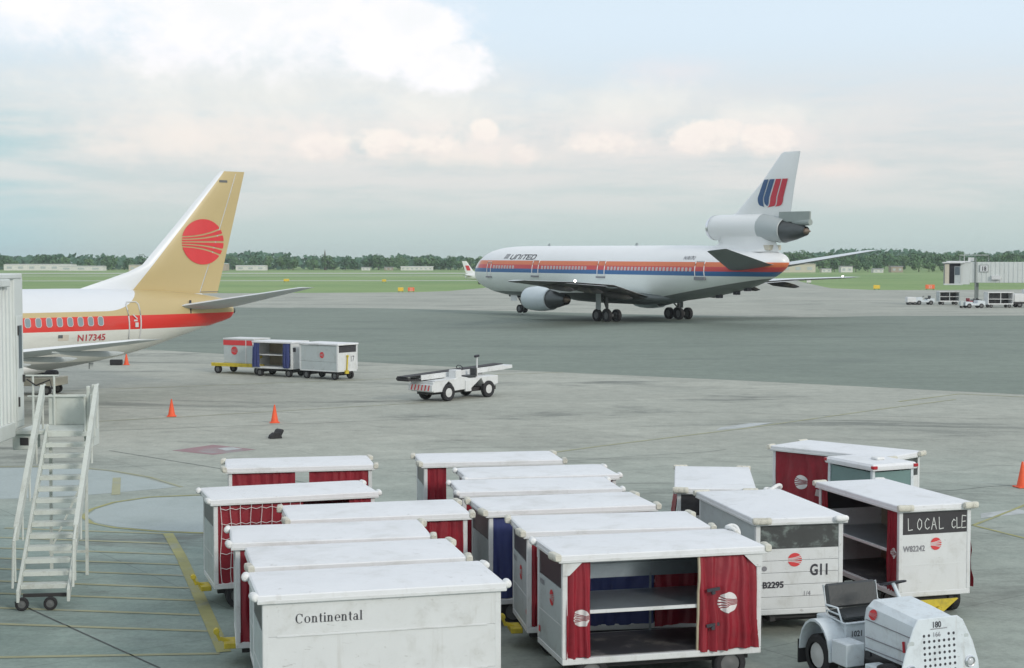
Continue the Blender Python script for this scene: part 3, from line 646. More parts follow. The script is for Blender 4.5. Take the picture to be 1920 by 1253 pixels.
    p = MB(); p.loft([[Vector((xa, 0, z)), Vector((xa + (xb - xa) * .2, w, z)), Vector((xb - (xb - xa) * .12, w, z)), Vector((xb, 0, z)), Vector((xb - (xb - xa) * .12, -w, z)), Vector((xa + (xb - xa) * .2, -w, z))] for xa, xb, w, z in ((38.0, 51.0, 1.15, 7.45), (41.0, 50.9, .95, 7.75), (42.6, 50.6, .8, 8.3), (42.3, 50.4, .95, 8.9), (42.4, 50.4, 1.0, 9.6))], cap=False)
    put('engine_mount', p.mesh('engine_mount', 'jet_white', 60), T)
    p = MB(); p.bb(48.9, 50.45, -.86, .86, 7.62, 8.12); put('mount_panel', p.mesh('mount_panel', 'beige_wall', bevel=.04), T)
    fs = [((43.6, 0, 10.9), (52.4, 0, 10.9), .5), ((45.1, 0, 11.4), (52.5, 0, 11.4), .62), ((48.5, 0, 14.3), (53.0, 0, 14.3), .48), ((51.1, 0, 17.0), (53.6, 0, 17.0), .26), ((51.5, 0, 17.18), (53.6, 0, 17.16), .06)]
    put('fin', surf(fs, True).mesh('fin', 'jet_white', 35), T)
    b = MB(); b.loft([[Vector((51.2, -.34, z)), Vector((52.6, -.4, z)), Vector((55.0, -.10, z)), Vector((55.0, .10, z)), Vector((52.6, .4, z)), Vector((51.2, .34, z))] for z in (10.35, 11.35)]); put('lower_rudder', b.mesh('lower_rudder', 'tail_grey', 30, bevel=.03), T)
    b = MB(); b.lathe([(52.4, .05), (53.0, .34), (55.02, .30)], (0, 0, 10.28), n=16); put('rudder_fairing', b.mesh('rudder_fairing', 'tail_grey', 40), T)
    def finy(x, z):
        for (l0, t0, h0), (l1, t1, h1) in zip(fs, fs[1:]):
            if l0[2] <= z <= l1[2]:
                t = (z - l0[2]) / (l1[2] - l0[2]); le = l0[0] + (l1[0] - l0[0]) * t; te = t0[0] + (t1[0] - t0[0]) * t; th = h0 + (h1 - h0) * t
                q = min(max((x - le) / (te - le), 0), 1)
                for (a0, y0), (a1, y1) in zip(AF, AF[1:]):
                    if a0 <= q <= a1: return -(y0 + (y1 - y0) * (q - a0) / (a1 - a0)) * th / 2 - .05
        return -.05
    # tail emblem: two blue and two red bands bent into a U
    def bandpts(f0, f1, n=16):
        vs, fc = [], []
        for i in range(n + 1):
            t = i / n; vs += [f0(t), f1(t)]
            if i: o = 2 * i; fc.append((o - 2, o - 1, o + 1, o))
        return vs, fc
    zt = 14.57
    def edge(xt, xb, zb, bend, kind):
        # from the top (xt,zt) down; straight then bent along
        def f(t):
            if t < .7: s = t / .7; return (xt + (xb - xt) * s, zt + (12.75 - zt) * s)
            s = min(1.0, (t - .7) / .3); return (xb + bend * s ** 1.8, 12.75 + (zb - 12.75) * (1 - (1 - s) ** 1.8))
        return f
    blue = [bandpts(edge(49.02, 48.30, 11.98, .50, 0), edge(49.70, 49.02, 11.86, .25, 0)), bandpts(edge(49.86, 49.15, 12.1, .22, 0), edge(50.52, 49.80, 11.95, -.22, 0))]
    red = [bandpts(edge(50.68, 49.98, 11.8, -.42, 0), edge(51.36, 50.72, 11.95, -.25, 0)), bandpts(edge(51.50, 50.86, 11.86, -.32, 0), edge(52.16, 51.58, 11.95, -.42, 0))]
    stamp('tail_emblem', join2d(*blue), lambda x, z: (x, finy(x, z), z), 'tulip_blue', T); stamp('tail_emblem', join2d(*red), lambda x, z: (x, finy(x, z), z), 'tulip_red', T)
    # doors
    for x0, w, z0, z1 in ((5.75, .85, 4.55, 6.2), (14.95, 1.15, 4.75, 6.45), (26.75, 1.2, 4.8, 6.45), (42.1, 1.25, 4.95, 6.5)):
        b = MB()
        for xa in (x0, x0 + w):
            b.tube([(xa, side_y(st, xa, z0 + (z1 - z0) * k / 6, .025), z0 + (z1 - z0) * k / 6) for k in range(7)], .05, 6)
        b.tube([(x0 + w * k / 3, side_y(st, x0 + w * k / 3, z1, .02), z1) for k in range(4)], .045, 6)
        D = put('door', b.mesh('door', 'door_white', 60), T)
        s = MB(); s.bb(x0 - .12, x0 + w + .12, side_y(st, x0 + w / 2, z0, .12), side_y(st, x0 + w / 2, z0, -.1), z0 - .22 - (.15 if x0 > 40 else 0), z0 - .06); put('sill', s.mesh('sill', 'ink_grey'), D)
    # cabin windows
    wm = MB(); wm.prism([(-.13, -.2), (.13, -.2), (.16, -.1), (.16, .1), (.13, .2), (-.13, .2), (-.16, .1), (-.16, -.1)], lambda u, v: (u, -.015, v), lambda u, v: (u, .03, v)); wme = wm.mesh('window', 'cabin_pale')
    x = 7.3
    while x < 41.6:
        if not (any(a < x < c for a, c in ((11.4, 16.5), (24.9, 28.4)))): put('window', wme, T, (x, side_y(st, x, 5.62, .015), 5.62 + .0005 * x), (R(-6), 0, 0))
        x += .56
    for k, (x0, z0) in enumerate(((1.5, 6.25), (2.0, 6.5), (2.6, 6.62))):
        b = MB(); b.sheet(lambda u, v: (x0 + u * .5, side_y(st, x0 + u * .5, z0 - .1 + v * .45, .02), z0 - .1 + v * .45), 3, 3); put('cockpit_window', b.mesh('cockpit_window', 'window_dark'), T)
    # lettering
    lt = []
    for s, dx in (('U', 0), ('N', .95), ('I', 1.85), ('T', 2.25), ('E', 3.1), ('D', 3.95)):
        P = {'U': [[(0, .8), (0, .12), (.12, 0), (.55, 0), (.67, .12), (.67, .8)]], 'N': [[(0, 0), (0, .8), (.55, .8), (.67, .68), (.67, 0)]], 'I': [[(.1, 0), (.1, .8)]], 'T': [[(-.05, .8), (.75, .8)], [(.35, .8), (.35, 0)]],
             'E': [[(.67, 0), (0, 0), (0, .8), (.67, .8)], [(0, .4), (.6, .4)]], 'D': [[(0, 0), (0, .8), (.5, .8), (.67, .62), (.67, .18), (.5, 0), (0, 0)]]}[s]
        lt.append(strokes2d([[(dx + u + v * .22, v) for u, v in p] for p in P], .15))
    stamp('lettering', join2d(*lt), lambda u, v: (10.15 + u * 1.02, side_y(st, 10.15 + u, 6.58 + v * .62, .03), 6.58 + v * .62), 'ink', T)
    bars = [rect2d(k * .22, k * .22 + .14, 0, .55) for k in range(4)]
    stamp('emblem', join2d(*bars), lambda u, v: (8.85 + u + v * .3, side_y(st, 8.85 + u, 6.62 + v, .03), 6.62 + v), 'ink_grey', T)
    stamp('registration', text2d('N1817U', .5, .95, .01), lambda u, v: (40.1 + u, side_y(st, 40.1 + u, 6.66 + v, .03), 6.66 + v), 'ink_grey', T)
    # lamps, aerials
    for p, r in (((38.4, 23.7, 4.72), .10), ((30.2, -8.9, 4.35), .13)):
        b = MB(); b.lathe([(-r, .01), (-r * .7, r * .7), (0, r), (r * .7, r * .7), (r, .01)], p, n=10); put('lamp', b.mesh('lamp', 'lamp_on', 60), T)
    for x0 in (14, 29.5): b = MB(); b.prism([(x0, 8.05), (x0 + .6, 8.05), (x0 + .55, 8.42), (x0 + .3, 8.42)], lambda u, v: (u, -.03, v), lambda u, v: (u, .03, v)); put('aerial', b.mesh('aerial', 'jet_grey'), T)
    for x0, z0 in ((6.8, 2.02), (8.0, 1.95), (45, 3.1), (46.5, 3.5), (42.5, 2.7)): b = MB(); b.bb(x0, x0 + .45, -.3, .3, z0, z0 + .4); put('drain_mast', b.mesh('drain_mast', 'ink'), T)
big_jet()

# ---- the parked narrow-body, tail towards the apron
def small_jet():
    T = thing('narrow_body_airliner', 'parked twin-jet with gold and white tail, red sun emblem and red window stripe', 'airliner', (-39.32, 56.68, 0), .7)
    st = dense([(0, 3.05, 2.85, .06), (.4, 3.6, 2.3, .6), (1.2, 4.2, 1.85, 1.1), (2.6, 4.9, 1.45, 1.55), (4.5, 5.2, 1.22, 1.84), (8, 5.23, 1.2, 1.88), (14, 5.23, 1.2, 1.88), (20, 5.23, 1.22, 1.88), (22.3, 5.23, 1.36, 1.88), (24.4, 5.22, 1.6, 1.82), (27.2, 5.14, 2.1, 1.58), (29.5, 5.0, 2.75, 1.2), (31.6, 4.75, 3.35, .68), (32.5, 4.45, 3.62, .36), (32.76, 4.12, 3.86, .08)])
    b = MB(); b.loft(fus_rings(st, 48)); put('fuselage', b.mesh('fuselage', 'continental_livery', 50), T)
    b = MB(); b.loft(fus_rings([(10.5, 2.2, 1.1, .8), (12.5, 2.3, .98, 1.8), (18, 2.3, .98, 1.95), (20.5, 2.2, 1.05, 1.5), (22.6, 2.0, 1.3, .5)], 24)); put('belly_fairing', b.mesh('belly_fairing', 'jet_white', 50), T)
    b = MB(); b.lathe([(32.5, .17), (32.8, .14), (32.81, .1)], (0, 0, 4.0), n=16); put('tail_exhaust', b.mesh('tail_exhaust', 'engine_dark', 40), T)
    LE = [(4.9, 23.4, .1), (5.25, 24.6, .14), (5.65, 25.9, .2), (6.0, 26.97, .28), (6.34, 27.72, .36), (8.0, 29.25, .36), (9.6, 30.7, .28), (10.9, 31.9, .2), (11.08, 32.1, .1)]
    fs = [((x, 0, z), (31.85 + (z - 4.9) * .262, 0, z), th * 1.15) for z, x, th in LE]
    put('fin', surf(fs, True).mesh('fin', 'continental_livery', 35), T)
    def finy(x, z, e=.03):
        for (l0, t0, h0), (l1, t1, h1) in zip(fs, fs[1:]):
            if l0[2] <= z <= l1[2]:
                t = (z - l0[2]) / (l1[2] - l0[2]); le = l0[0] + (l1[0] - l0[0]) * t; te = t0[0] + (t1[0] - t0[0]) * t; th = h0 + (h1 - h0) * t
                q = min(max((x - le) / (te - le), 0), 1)
                for (a0, y0), (a1, y1) in zip(AF, AF[1:]):
                    if a0 <= q <= a1: return -(y0 + (y1 - y0) * (q - a0) / (a1 - a0)) * th / 2 - e
        return -e
    # rudder gap (a recessed looking seam) and hinge fairings
    b = MB(); P = [(30.85 + (z - 4.95) * .345, z) for z in [4.95 + k * .5 for k in range(13)]]
    b.tube([(x, finy(x, z, .0), z) for x, z in P], .018, 5); put('rudder_seam', b.mesh('rudder_seam', 'chrome'), T)
    b = MB(); b.tube([(30.87, finy(30.87, 4.97, 0), 4.97), (31.9, finy(31.85, 4.99, .0), 4.97)], .02, 5); b.bb(31.95, 32.4, -.14, .14, 10.5, 10.62); put('hinge_fairing', b.mesh('hinge_fairing', 'hub_grey'), T)
    cx, cz, r = 30.98, 7.49, 1.14
    stamp('tail_emblem', globe2d(r, 1.22), lambda u, v: (cx + u, finy(cx + u, cz + v), cz + v), 'logo_red', T)
    for sgn in (-1, 1):
        surf2('tailplane', [((28.9, sgn * .6, 4.26), (32.5, sgn * .6, 4.22), .34), ((29.3, sgn * 1.25, 4.34), (32.45, sgn * 1.25, 4.3), .32), ((32.5, sgn * 6.2, 5.2), (33.6, sgn * 6.2, 5.24), .12), ((32.8, sgn * 6.35, 5.24), (33.6, sgn * 6.35, 5.26), .03)], 'wing_top', 'jet_grey', T)
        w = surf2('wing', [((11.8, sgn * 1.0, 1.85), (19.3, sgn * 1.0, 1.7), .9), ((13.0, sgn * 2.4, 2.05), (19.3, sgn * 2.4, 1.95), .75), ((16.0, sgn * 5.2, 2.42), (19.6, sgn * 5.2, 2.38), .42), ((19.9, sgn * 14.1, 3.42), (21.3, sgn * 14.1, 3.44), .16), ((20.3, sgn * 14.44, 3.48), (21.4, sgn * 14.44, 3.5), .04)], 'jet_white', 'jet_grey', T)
        for yy, xx, zz in ((4.4, 19.3, 2.05), (7.6, 20.0, 2.45), (10.8, 20.6, 2.82)):
            f = MB(); f.loft([[Vector((xx + dx, sgn * (yy + math.cos(k * 1.047) * q * .7), zz + dz + math.sin(k * 1.047) * q)) for k in range(6)] for dx, q, dz in ((-2.2, .03, .1), (-1.3, .11, .02), (0, .14, -.05), (.6, .09, -.05), (.9, .02, -.04))]); put('flap_track_fairing', f.mesh('flap_track_fairing', 'jet_grey', 50), w)
        y = sgn * 4.83
        e = MB(); e.lathe([(11.0, .72), (10.7, .8), (10.9, .9), (12.2, 1.0), (13.8, .92), (15.0, .66), (15.6, .44), (15.4, .4)], (0, y, 1.45), n=28, cap=False); E = put('engine', e.mesh('engine', 'jet_white', 40), T)
        c = MB(); c.lathe([(11.4, .02), (11.6, .74)], (0, y, 1.45), n=20); put('fan', c.mesh('fan', 'engine_dark'), E)
        g = MB(); g.tube([(17.4, sgn * 2.62, 1.9), (17.4, sgn * 2.62, .5)], .1, 8); G = put('main_gear', g.mesh('main_gear', 'hub_grey', 40), T)
        for dy in (-.3, .3): wheel(G, (17.4, sgn * 2.62 + dy, .51), .51, .34)
    g = MB(); g.tube([(4.8, 0, 1.6), (4.8, 0, .35)], .07, 8); G = put('nose_gear', g.mesh('nose_gear', 'hub_grey', 40), T)
    for dy in (-.2, .2): wheel(G, (4.8, dy, .34), .34, .2)
    # windows with frames
    fr = MB(); oc = [(-.12, -.13), (-.065, -.205), (.065, -.205), (.12, -.13), (.12, .13), (.065, .205), (-.065, .205), (-.12, .13)]
    fr.prism([(u * 1.2, v * 1.1) for u, v in oc], lambda u, v: (u, -.012, v), lambda u, v: (u, .04, v)); fme = fr.mesh('window', 'frame_pale')
    pn = MB(); pn.prism(oc, lambda u, v: (u, -.022, v), lambda u, v: (u, .02, v)); pme = pn.mesh('pane', 'window_pale')
    x = 24.69
    while x > 5:
        f = put('window', fme, T, (x, side_y(st, x, 3.72, .01), 3.72), (R(-12), 0, 0)); put('pane', pme, f); x -= .508
    # rear door outline
    b = MB(); z0, z1, xa, xb = 2.85, 4.58, 26.15, 26.82
    sd = lambda x, z: (x, side_y(st, x, z, .02), z)
    b.tube([sd(xa + .1, z0)] + [sd(xa + .06 * (1 - k / 6), z0 + (z1 - z0 - .12) * k / 6) for k in range(7)] + [sd(xa + .1, z1)] + [sd(xa + .1 + (xb - xa - .2) * k / 3, z1) for k in range(4)] + [sd(xb, z1 - .12 - (z1 - z0 - .12) * k / 6) for k in range(7)], .035, 6)
    D = put('door', b.mesh('door', 'hub_white', 60), T)
    h = MB(); h.bb(26.5, 26.66, side_y(st, 26.6, 3.45, .05), side_y(st, 26.6, 3.45, -.05), 3.38, 3.6); h.bb(26.44, 26.62, side_y(st, 26.6, 3.8, .05), side_y(st, 26.6, 3.8, -.05), 3.66, 3.74); h.bar((26.4, side_y(st, 26.5, 4.0, .05), 3.98), (26.6, side_y(st, 26.5, 3.8, .05), 3.78), .05); put('door_handle', h.mesh('door_handle', 'hub_white'), D)
    b = MB(); b.bb(25.55, 26.4, side_y(st, 26, 2.62, .05), side_y(st, 26, 2.62, -.1), 2.58, 2.68); put('door_sill', b.mesh('door_sill', 'hub_grey', bevel=.01), D)
    stamp('registration', text2d('N17345', .42, 1.06, .008), lambda u, v: (23.5 + u, side_y(st, 23.5 + u, 2.82 + v, .015), 2.82 + v), 'reg_red', T)
    stamp('flag', rect2d(0, .52, 0, .27), lambda u, v: (22.56 + u, side_y(st, 22.56 + u, 2.86 + v, .012), 2.86 + v), 'flag', T); stamp('flag', rect2d(0, .22, .12, .27), lambda u, v: (22.56 + u, side_y(st, 22.56 + u, 2.86 + v, .02), 2.86 + v), 'flag_blue', T)
    for x0 in (29.7,): b = MB(); b.bb(x0, x0 + .06, -1.16, -1.04, 3.95, 4.6); put('trim_scale', b.mesh('trim_scale', 'ink'), T)
    b = MB(); b.bb(24.9, 25.1, -.05, .05, 1.35, 1.66); b.bb(20.6, 20.8, -.05, .05, 5.2, 5.4); put('aerial', b.mesh('aerial', 'jet_grey'), T)
small_jet()

# ---- far jet beyond the nose of the big one: its tail shows
def far_jet():
    T = thing('far_airliner', 'small distant white jet, only its red-marked tail showing beyond the airliner nose', 'airliner', (-12.6, 408, 0), -.25)
    st = [(0, 2.6, 1.5, .1), (.9, 2.9, 1.35, .55), (2.5, 3.05, 1.2, .8), (8, 3.05, 1.0, .9), (14, 3.05, 1.0, .9), (17, 2.6, 1.4, .5), (18, 2.2, 1.8, .05)]
    b = MB(); b.loft(fus_rings(st[::1], 20))
    put('fuselage', b.mesh('fuselage', 'jet_white', 50), T)
    put('fin', surf([((3.6, 0, 2.9), (.3, 0, 2.9), .25), ((2.3, 0, 3.6), (.0, 0, 3.6), .2), ((.4, 0, 6.2), (-.9, 0, 6.2), .1)], True).mesh('fin', 'jet_white', 35), T)
    for s in (-1, 1): surf2('tailplane', [((2.6, s * .3, 2.2), (.5, s * .3, 2.2), .15), ((.6, s * 3, 2.5), (-.4, s * 3, 2.5), .06)], 'jet_white', 'jet_grey', T); surf2('wing', [((10.5, s * .6, 1.3), (7, s * .6, 1.3), .3), ((8, s * 7, 1.7), (6.8, s * 7, 1.7), .1)], 'jet_white', 'jet_grey', T)
    b = MB(); b.sheet(lambda u, v: (.6 + 1.0 * u - v * .5, -.16, 3.7 + v * 1.3), 2, 2); put('tail_emblem', b.mesh('tail_emblem', 'logo_red'), T)
    b = MB(); b.sheet(lambda u, v: (1 + 13 * u, -.56 - .35 * min(1, u * 4), 1.95 + .2 * v), 8, 1); put('stripe', b.mesh('stripe', 'logo_red'), T)
    for x0 in (4, 12): wheel(T, (x0, 0, .35), .35, .3); g = MB(); g.tube([(x0, 0, .35), (x0, 0, 1.2)], .06, 6); put('gear_leg', g.mesh('gear_leg', 'hub_grey'), T)
far_jet()

# ------------------------------------------------------------------ baggage carts
# cart axes: x along the length, -y is the side towards the camera, z up
L, WD, HT = 3.22, 1.60, 2.13
X0, Y0 = L / 2 - .06, WD / 2 - .05          # faces of the body
ZF, ZR = .50, 2.02                          # floor and underside of the roof
def cart_parts():
    d = {}
    b = MB()
    for s in (-1, 1): b.bb(-X0 + .1, X0 - .1, s * .42 - .05, s * .42 + .05, .26, .37)
    b.bb(-X0 + .15, X0 - .15, -.45, .45, .3, .36)
    for x in (-1.05, 1.05): b.bb(x - .06, x + .06, -.66, .66, .19, .27)
    d['chassis'] = b.mesh('chassis', 'chassis', bevel=.008)
    b = MB(); b.bb(-X0, X0, -Y0, Y0, .40, ZF); d['floor'] = b.mesh('floor', 'cart_white', bevel=.012)
    b = MB(); b.bb(-X0 + .07, X0 - .07, -Y0 + .07, Y0 - .07, ZF, ZF + .012); d['floor_plate'] = b.mesh('floor_plate', 'inside_dark')
    b = MB(); b.bb(-.04, .04, -.04, .04, ZF, ZR); d['post'] = b.mesh('corner_post', 'cart_white', bevel=.008)
    b = MB(); b.prism([(0, 0), (.3, 0), (.1, -.2), (0, -.2)], lambda u, v: (u, -.012, v), lambda u, v: (u, .012, v)); d['gusset'] = b.mesh('gusset', 'cart_white')
    # roof: slab with a crowned top and a rolled rim
    b = MB(); hx, hy = L / 2, WD / 2
    b.loft([[Vector((x * k1, y * k1, z)) for x, y in ((-hx, -hy), (hx, -hy), (hx, hy), (-hx, hy))] for k1, z in ((.97, ZR), (1, ZR + .012), (1, ZR + .075), (.985, ZR + .09), (.9, ZR + .105), (.4, ZR + .118))])
    d['roof'] = b.mesh('roof', 'roof_white', 25)
    b = MB(); b.bb(-hx - .006, hx + .006, -hy - .006, hy + .006, ZR - .03, ZR + .018); d['rim'] = b.mesh('roof_rim', 'cart_white', bevel=.006)
    for k, m in (('bumper', 'bumper_cream'), ('bumper_w', 'bumper_white')):
        b = MB()
        if k == 'bumper': b.loft([[Vector((math.copysign(abs(math.cos(t)) ** .55, math.cos(t)) * .055 * q, y, math.copysign(abs(math.sin(t)) ** .55, math.sin(t)) * .058 * q)) for t in [j * .5236 for j in range(12)]] for y, q in ((-.15, .8), (-.13, 1), (-.06, 1.04), (-.045, .94), (-.03, 1.03), (.05, 1.0), (.065, .92), (.08, 1.04), (.135, 1), (.15, .8))])
        else: b.lathe([(-.12, .02), (-.115, .04), (-.09, .055), (-.03, .06), (.05, .057), (.09, .053), (.115, .038), (.12, .02)], ax='y', n=12)
        d[k] = b.mesh('bumper', m, 50)
    # rope-loop bumper
    b = MB(); b.tube([(.02 * math.sin(t * 3), .15 * math.cos(t), .055 + .03 * math.sin(t * 2)) if False else (.13 * math.sin(t) * .7, .15 * math.cos(t), .03 * math.sin(2 * t)) for t in [k * .3 for k in range(22)]], .034, 7); d['loop'] = b.mesh('bumper', 'bumper_white', 60)
    # ends: board below, window strip above; x is the outward normal
    b = MB(); b.bb(-.02, .02, -Y0 + .04, Y0 - .04, ZF, 1.56); d['end_panel'] = b.mesh('end_panel', 'panel_grey'); 
    b = MB(); b.bb(-.02, .02, -Y0 + .04, Y0 - .04, ZF, 1.56); d['end_panel_w'] = b.mesh('end_panel', 'cart_white')
    for k, m in (('end_window', 'dark_window'), ('end_window_c', 'chalky_window')):
        b = MB(); b.bb(-.014, .014, -Y0 + .05, Y0 - .05, 1.562, 1.97); d[k] = b.mesh('end_window', m, bevel=.004)
    b = MB(); b.bb(-.028, .028, -Y0 + .04, Y0 - .04, 1.972, ZR); d['end_rail'] = b.mesh('end_rail', 'cart_white')
    b = MB(); b.bb(-.024, .024, -Y0 + .042, Y0 - .042, .985, 1.0); d['seam'] = b.mesh('seam', 'cart_white')
    # planked end
    for k in range(5):
        z0 = ZF + k * (1.56 - ZF) / 5; b = MB(); b.bb(-.022, .022, -Y0 + .04, Y0 - .04, z0 + .004, z0 + (1.56 - ZF) / 5 - .002); d['plank%d' % k] = b.mesh('plank', 'cart_white', bevel=.006)
    # closed side boards + ribs
    for k, (z0, z1) in enumerate(((ZF, .93), (.93, 1.53), (1.53, ZR))):
        b = MB(); b.bb(-X0 + .04, X0 - .04, -.018, .018, z0 + .002, z1 - .002); d['board%d' % k] = b.mesh('side_board', 'cart_white'); b = MB(); b.bb(-X0 + .04, X0 - .04, -.018, .018, z0 + .002, z1 - .002); d['boardg%d' % k] = b.mesh('side_board', 'panel_grey')
    b = MB(); b.bb(-X0 + .18, X0 - .18, -.032, -.012, -.011, .011); d['rib'] = b.mesh('rib', 'cart_white', bevel=.004)
    b = MB(); b.bb(-X0 + .05, X0 - .05, -Y0 + .08, Y0 - .1, 1.19, 1.215); d['shelf'] = b.mesh('shelf', 'shelf_metal'); 
    b = MB(); b.bb(-X0 + .05, X0 - .05, -Y0 + .05, -Y0 + .08, 1.17, 1.225); d['shelf_edge'] = b.mesh('shelf_edge', 'cart_white', bevel=.004)
    b = MB(); b.bb(-X0 + .06, X0 - .06, Y0 - .12, Y0 - .10, 1.62, 1.66); b.bar((.25, Y0 - .1, ZF), (.25, Y0 - .1, ZR), .03); d['back_rail'] = b.mesh('back_rail', 'shelf_metal')
    b = MB(); b.bar((0, 0, .33), (.16, 0, .40), .06); b.bar((.16, -.0, .36), (.22, 0, .50), .05); b.lathe([(-.06, .05), (.06, .05)], (.22, 0, .52), 'y', 10); b.bb(-.1, .1, -.22, .22, .27, .36); d['tow_bar'] = b.mesh('tow_bar', 'yellow_paint', bevel=.008)
    b = MB(); b.prism([(-.42, .36), (.42, .36), (.02, .06), (-.08, .06)], lambda u, v: (.0, u, v), lambda u, v: (.05, u, v)); b.lathe([(-.05, .05), (.12, .05)], (.0, 0, .2), 'x', 10); d['tow_plate'] = b.mesh('tow_plate', 'yellow_paint')
    return d
CP = cart_parts()
def curtain(T, x0, x1, side, mt='curtain_red', amp=.042, folds=5, seed=0, bulge=0.0, z0=.50, z1=1.99, gather=0.0, logo=None, hem=None, y=None, strap=False):
    rnd = random.Random(seed); ph = [rnd.uniform(0, 6.28) for _ in range(4)]; yb = (Y0 - .025) if y is None else y
    def fn(u, v):
        x = x0 + (x1 - x0) * u; z = z0 + (z1 - z0) * v
        k = .45 + .55 * (1 - v); uo = u; u = u + .055 * math.sin(2 * math.pi * 1.3 * u + ph[3] + 1.5 * v) + .02 * math.sin(9 * v + ph[1] + 4 * u)
        w = math.sin(2 * math.pi * folds * u + ph[0] + .8 * v) * .7 + math.sin(2 * math.pi * folds * 2.3 * u + ph[1] + 2 * v) * .35
        d = math.sin(3.3 * (u * 1.5 + (1 - v)) + ph[2]) * .4 * (1 - v)
        xx = x + gather * (u - .5) * math.sin(math.pi * min(1, v * 1.2)) * -1; u = uo
        out = amp * k * (w + d) + bulge * math.sin(math.pi * max(0.0, 1 - v) ** .75 * .62) * (.6 + .4 * math.sin(math.pi * u))
        zz = z + (0.015 * math.sin(5 * u + ph[3]) if v == 0 else 0)
        return Vector((xx, side * (yb + out), zz))
    b = MB(); b.sheet(fn, max(10, int(folds * 9)), 12)
    c = put('curtain', b.mesh('curtain', mt, 180, recalc=False), T)
    if logo:
        lx, lz, r = logo
        sh = globe2d(r, gw=1.7)
        stamp('emblem', sh, lambda p, q: fn(min(max((lx - p - x0) / (x1 - x0), 0), 1), (lz + q - z0) / (z1 - z0)) + Vector((0, side * .008, 0)), 'logo_white', c)
    if hem is not None:
        b = MB(); b.tube([fn(hem, k / 8) + Vector((0, side * .012, 0)) for k in range(9)], .022, 6); put('pole', b.mesh('pole', 'inside_tan'), c)
    if strap:
        for zz, xx in ((1.42, .22), (.86, .22)):
            p = fn(xx, (zz - z0) / (z1 - z0)); b = MB(); b.lathe([(0, .035), (side * .03, .03)], (p.x, p.y, p.z), 'y', 10); b.bar((p.x - .1, p.y + side * .01, p.z + .035), (p.x + .1, p.y + side * .01, p.z + .06), .02, .05); put('strap', b.mesh('strap', 'ink'), c)
    return c
def cart(label, cat_pos, rz, near='open', ends='dark', bumpers=('bumper',) * 4, towx=0, tow='tow_bar', endmat='end_panel', shelf=True, planks=0, farside=None, gus=False, wheels='hub_grey', post=True, interior=None):
    T = thing('baggage_cart', label, 'baggage cart', (cat_pos[0], cat_pos[1], 0), rz, 'white baggage carts parked in rows by the terminal')
    put('chassis', CP['chassis'], T); f = put('floor', CP['floor'], T); put('floor_plate', CP['floor_plate'], f)
    for sx in (-1, 1):
        for sy in (-1, 1):
            put('corner_post', CP['post'], T, (sx * (X0 - .04), sy * (Y0 - .04), 0))
            wheel(T, (sx * 1.08, sy * .62, .25), .25, .18, hub=wheels)
    r = put('roof', CP['roof'], T); put('roof_rim', CP['rim'], r)
    for (sx, sy), k in zip(((-1, -1), (1, -1), (1, 1), (-1, 1)), bumpers):
        if k: put('bumper', CP[k], T, (sx * (L / 2 + .035), sy * (WD / 2 - .12), ZR + (.10 if k == 'loop' else .055)), (R(12) if k == 'loop' else 0, R(20) * sx if k == 'loop' else 0, sx * sy * .12))
    for sx in (-1, 1):
        x = sx * (X0 - .03); wk = ends if isinstance(ends, str) else ends[(sx + 1) // 2]
        if planks == sx:
            e = put('end_panel', CP['end_rail'], T, (x, 0, 0))
            for k in range(5): put('plank', CP['plank%d' % k], e)
        else:
            e = put('end_panel', CP[endmat], T, (x, 0, 0)); put('seam', CP['seam'], e); put('end_rail', CP['end_rail'], e)
        put('end_window', CP['end_window_c' if wk == 'chalk' else 'end_window'], e)
    for side, m in ((-1, near), (1, farside)):
        if m in ('board', 'boardg'):
            for k in range(3):
                put('side_board', CP[m + str(k)], T, (0, side * (Y0 - .02), 0))
            for zz in (.93, 1.53): put('rib', CP['rib'], T, (0, side * (Y0 - .02), zz), (0, 0, 0 if side < 0 else math.pi))
        elif m:
            for sx in (-1, 1):
                if gus: put('gusset', CP['gusset'], T, (sx * (X0 - .0), side * (Y0 + .012), ZR - .03), (0, 0, 0 if sx < 0 else math.pi))
    if shelf:
        s = put('shelf', CP['shelf'], T); put('shelf_edge', CP['shelf_edge'], s); put('back_rail', CP['back_rail'], T)
    if towx: put('tow_bar', CP[tow], T, (towx * (X0 + .08), 0, 0 if tow == 'tow_bar' else .0), (0, 0, 0 if towx > 0 else math.pi))
    return T
def end_print(T, sx, shape, y0, z0, mt, name='lettering'):
    x = sx * (X0 - .03 + .0245)
    s = 1 if sx > 0 else -1
    return stamp(name, shape, lambda u, v: (x + sx * .004, y0 + s * u, z0 + v), mt, T)
B4 = ('bumper',) * 4; W4 = ('bumper_w',) * 4
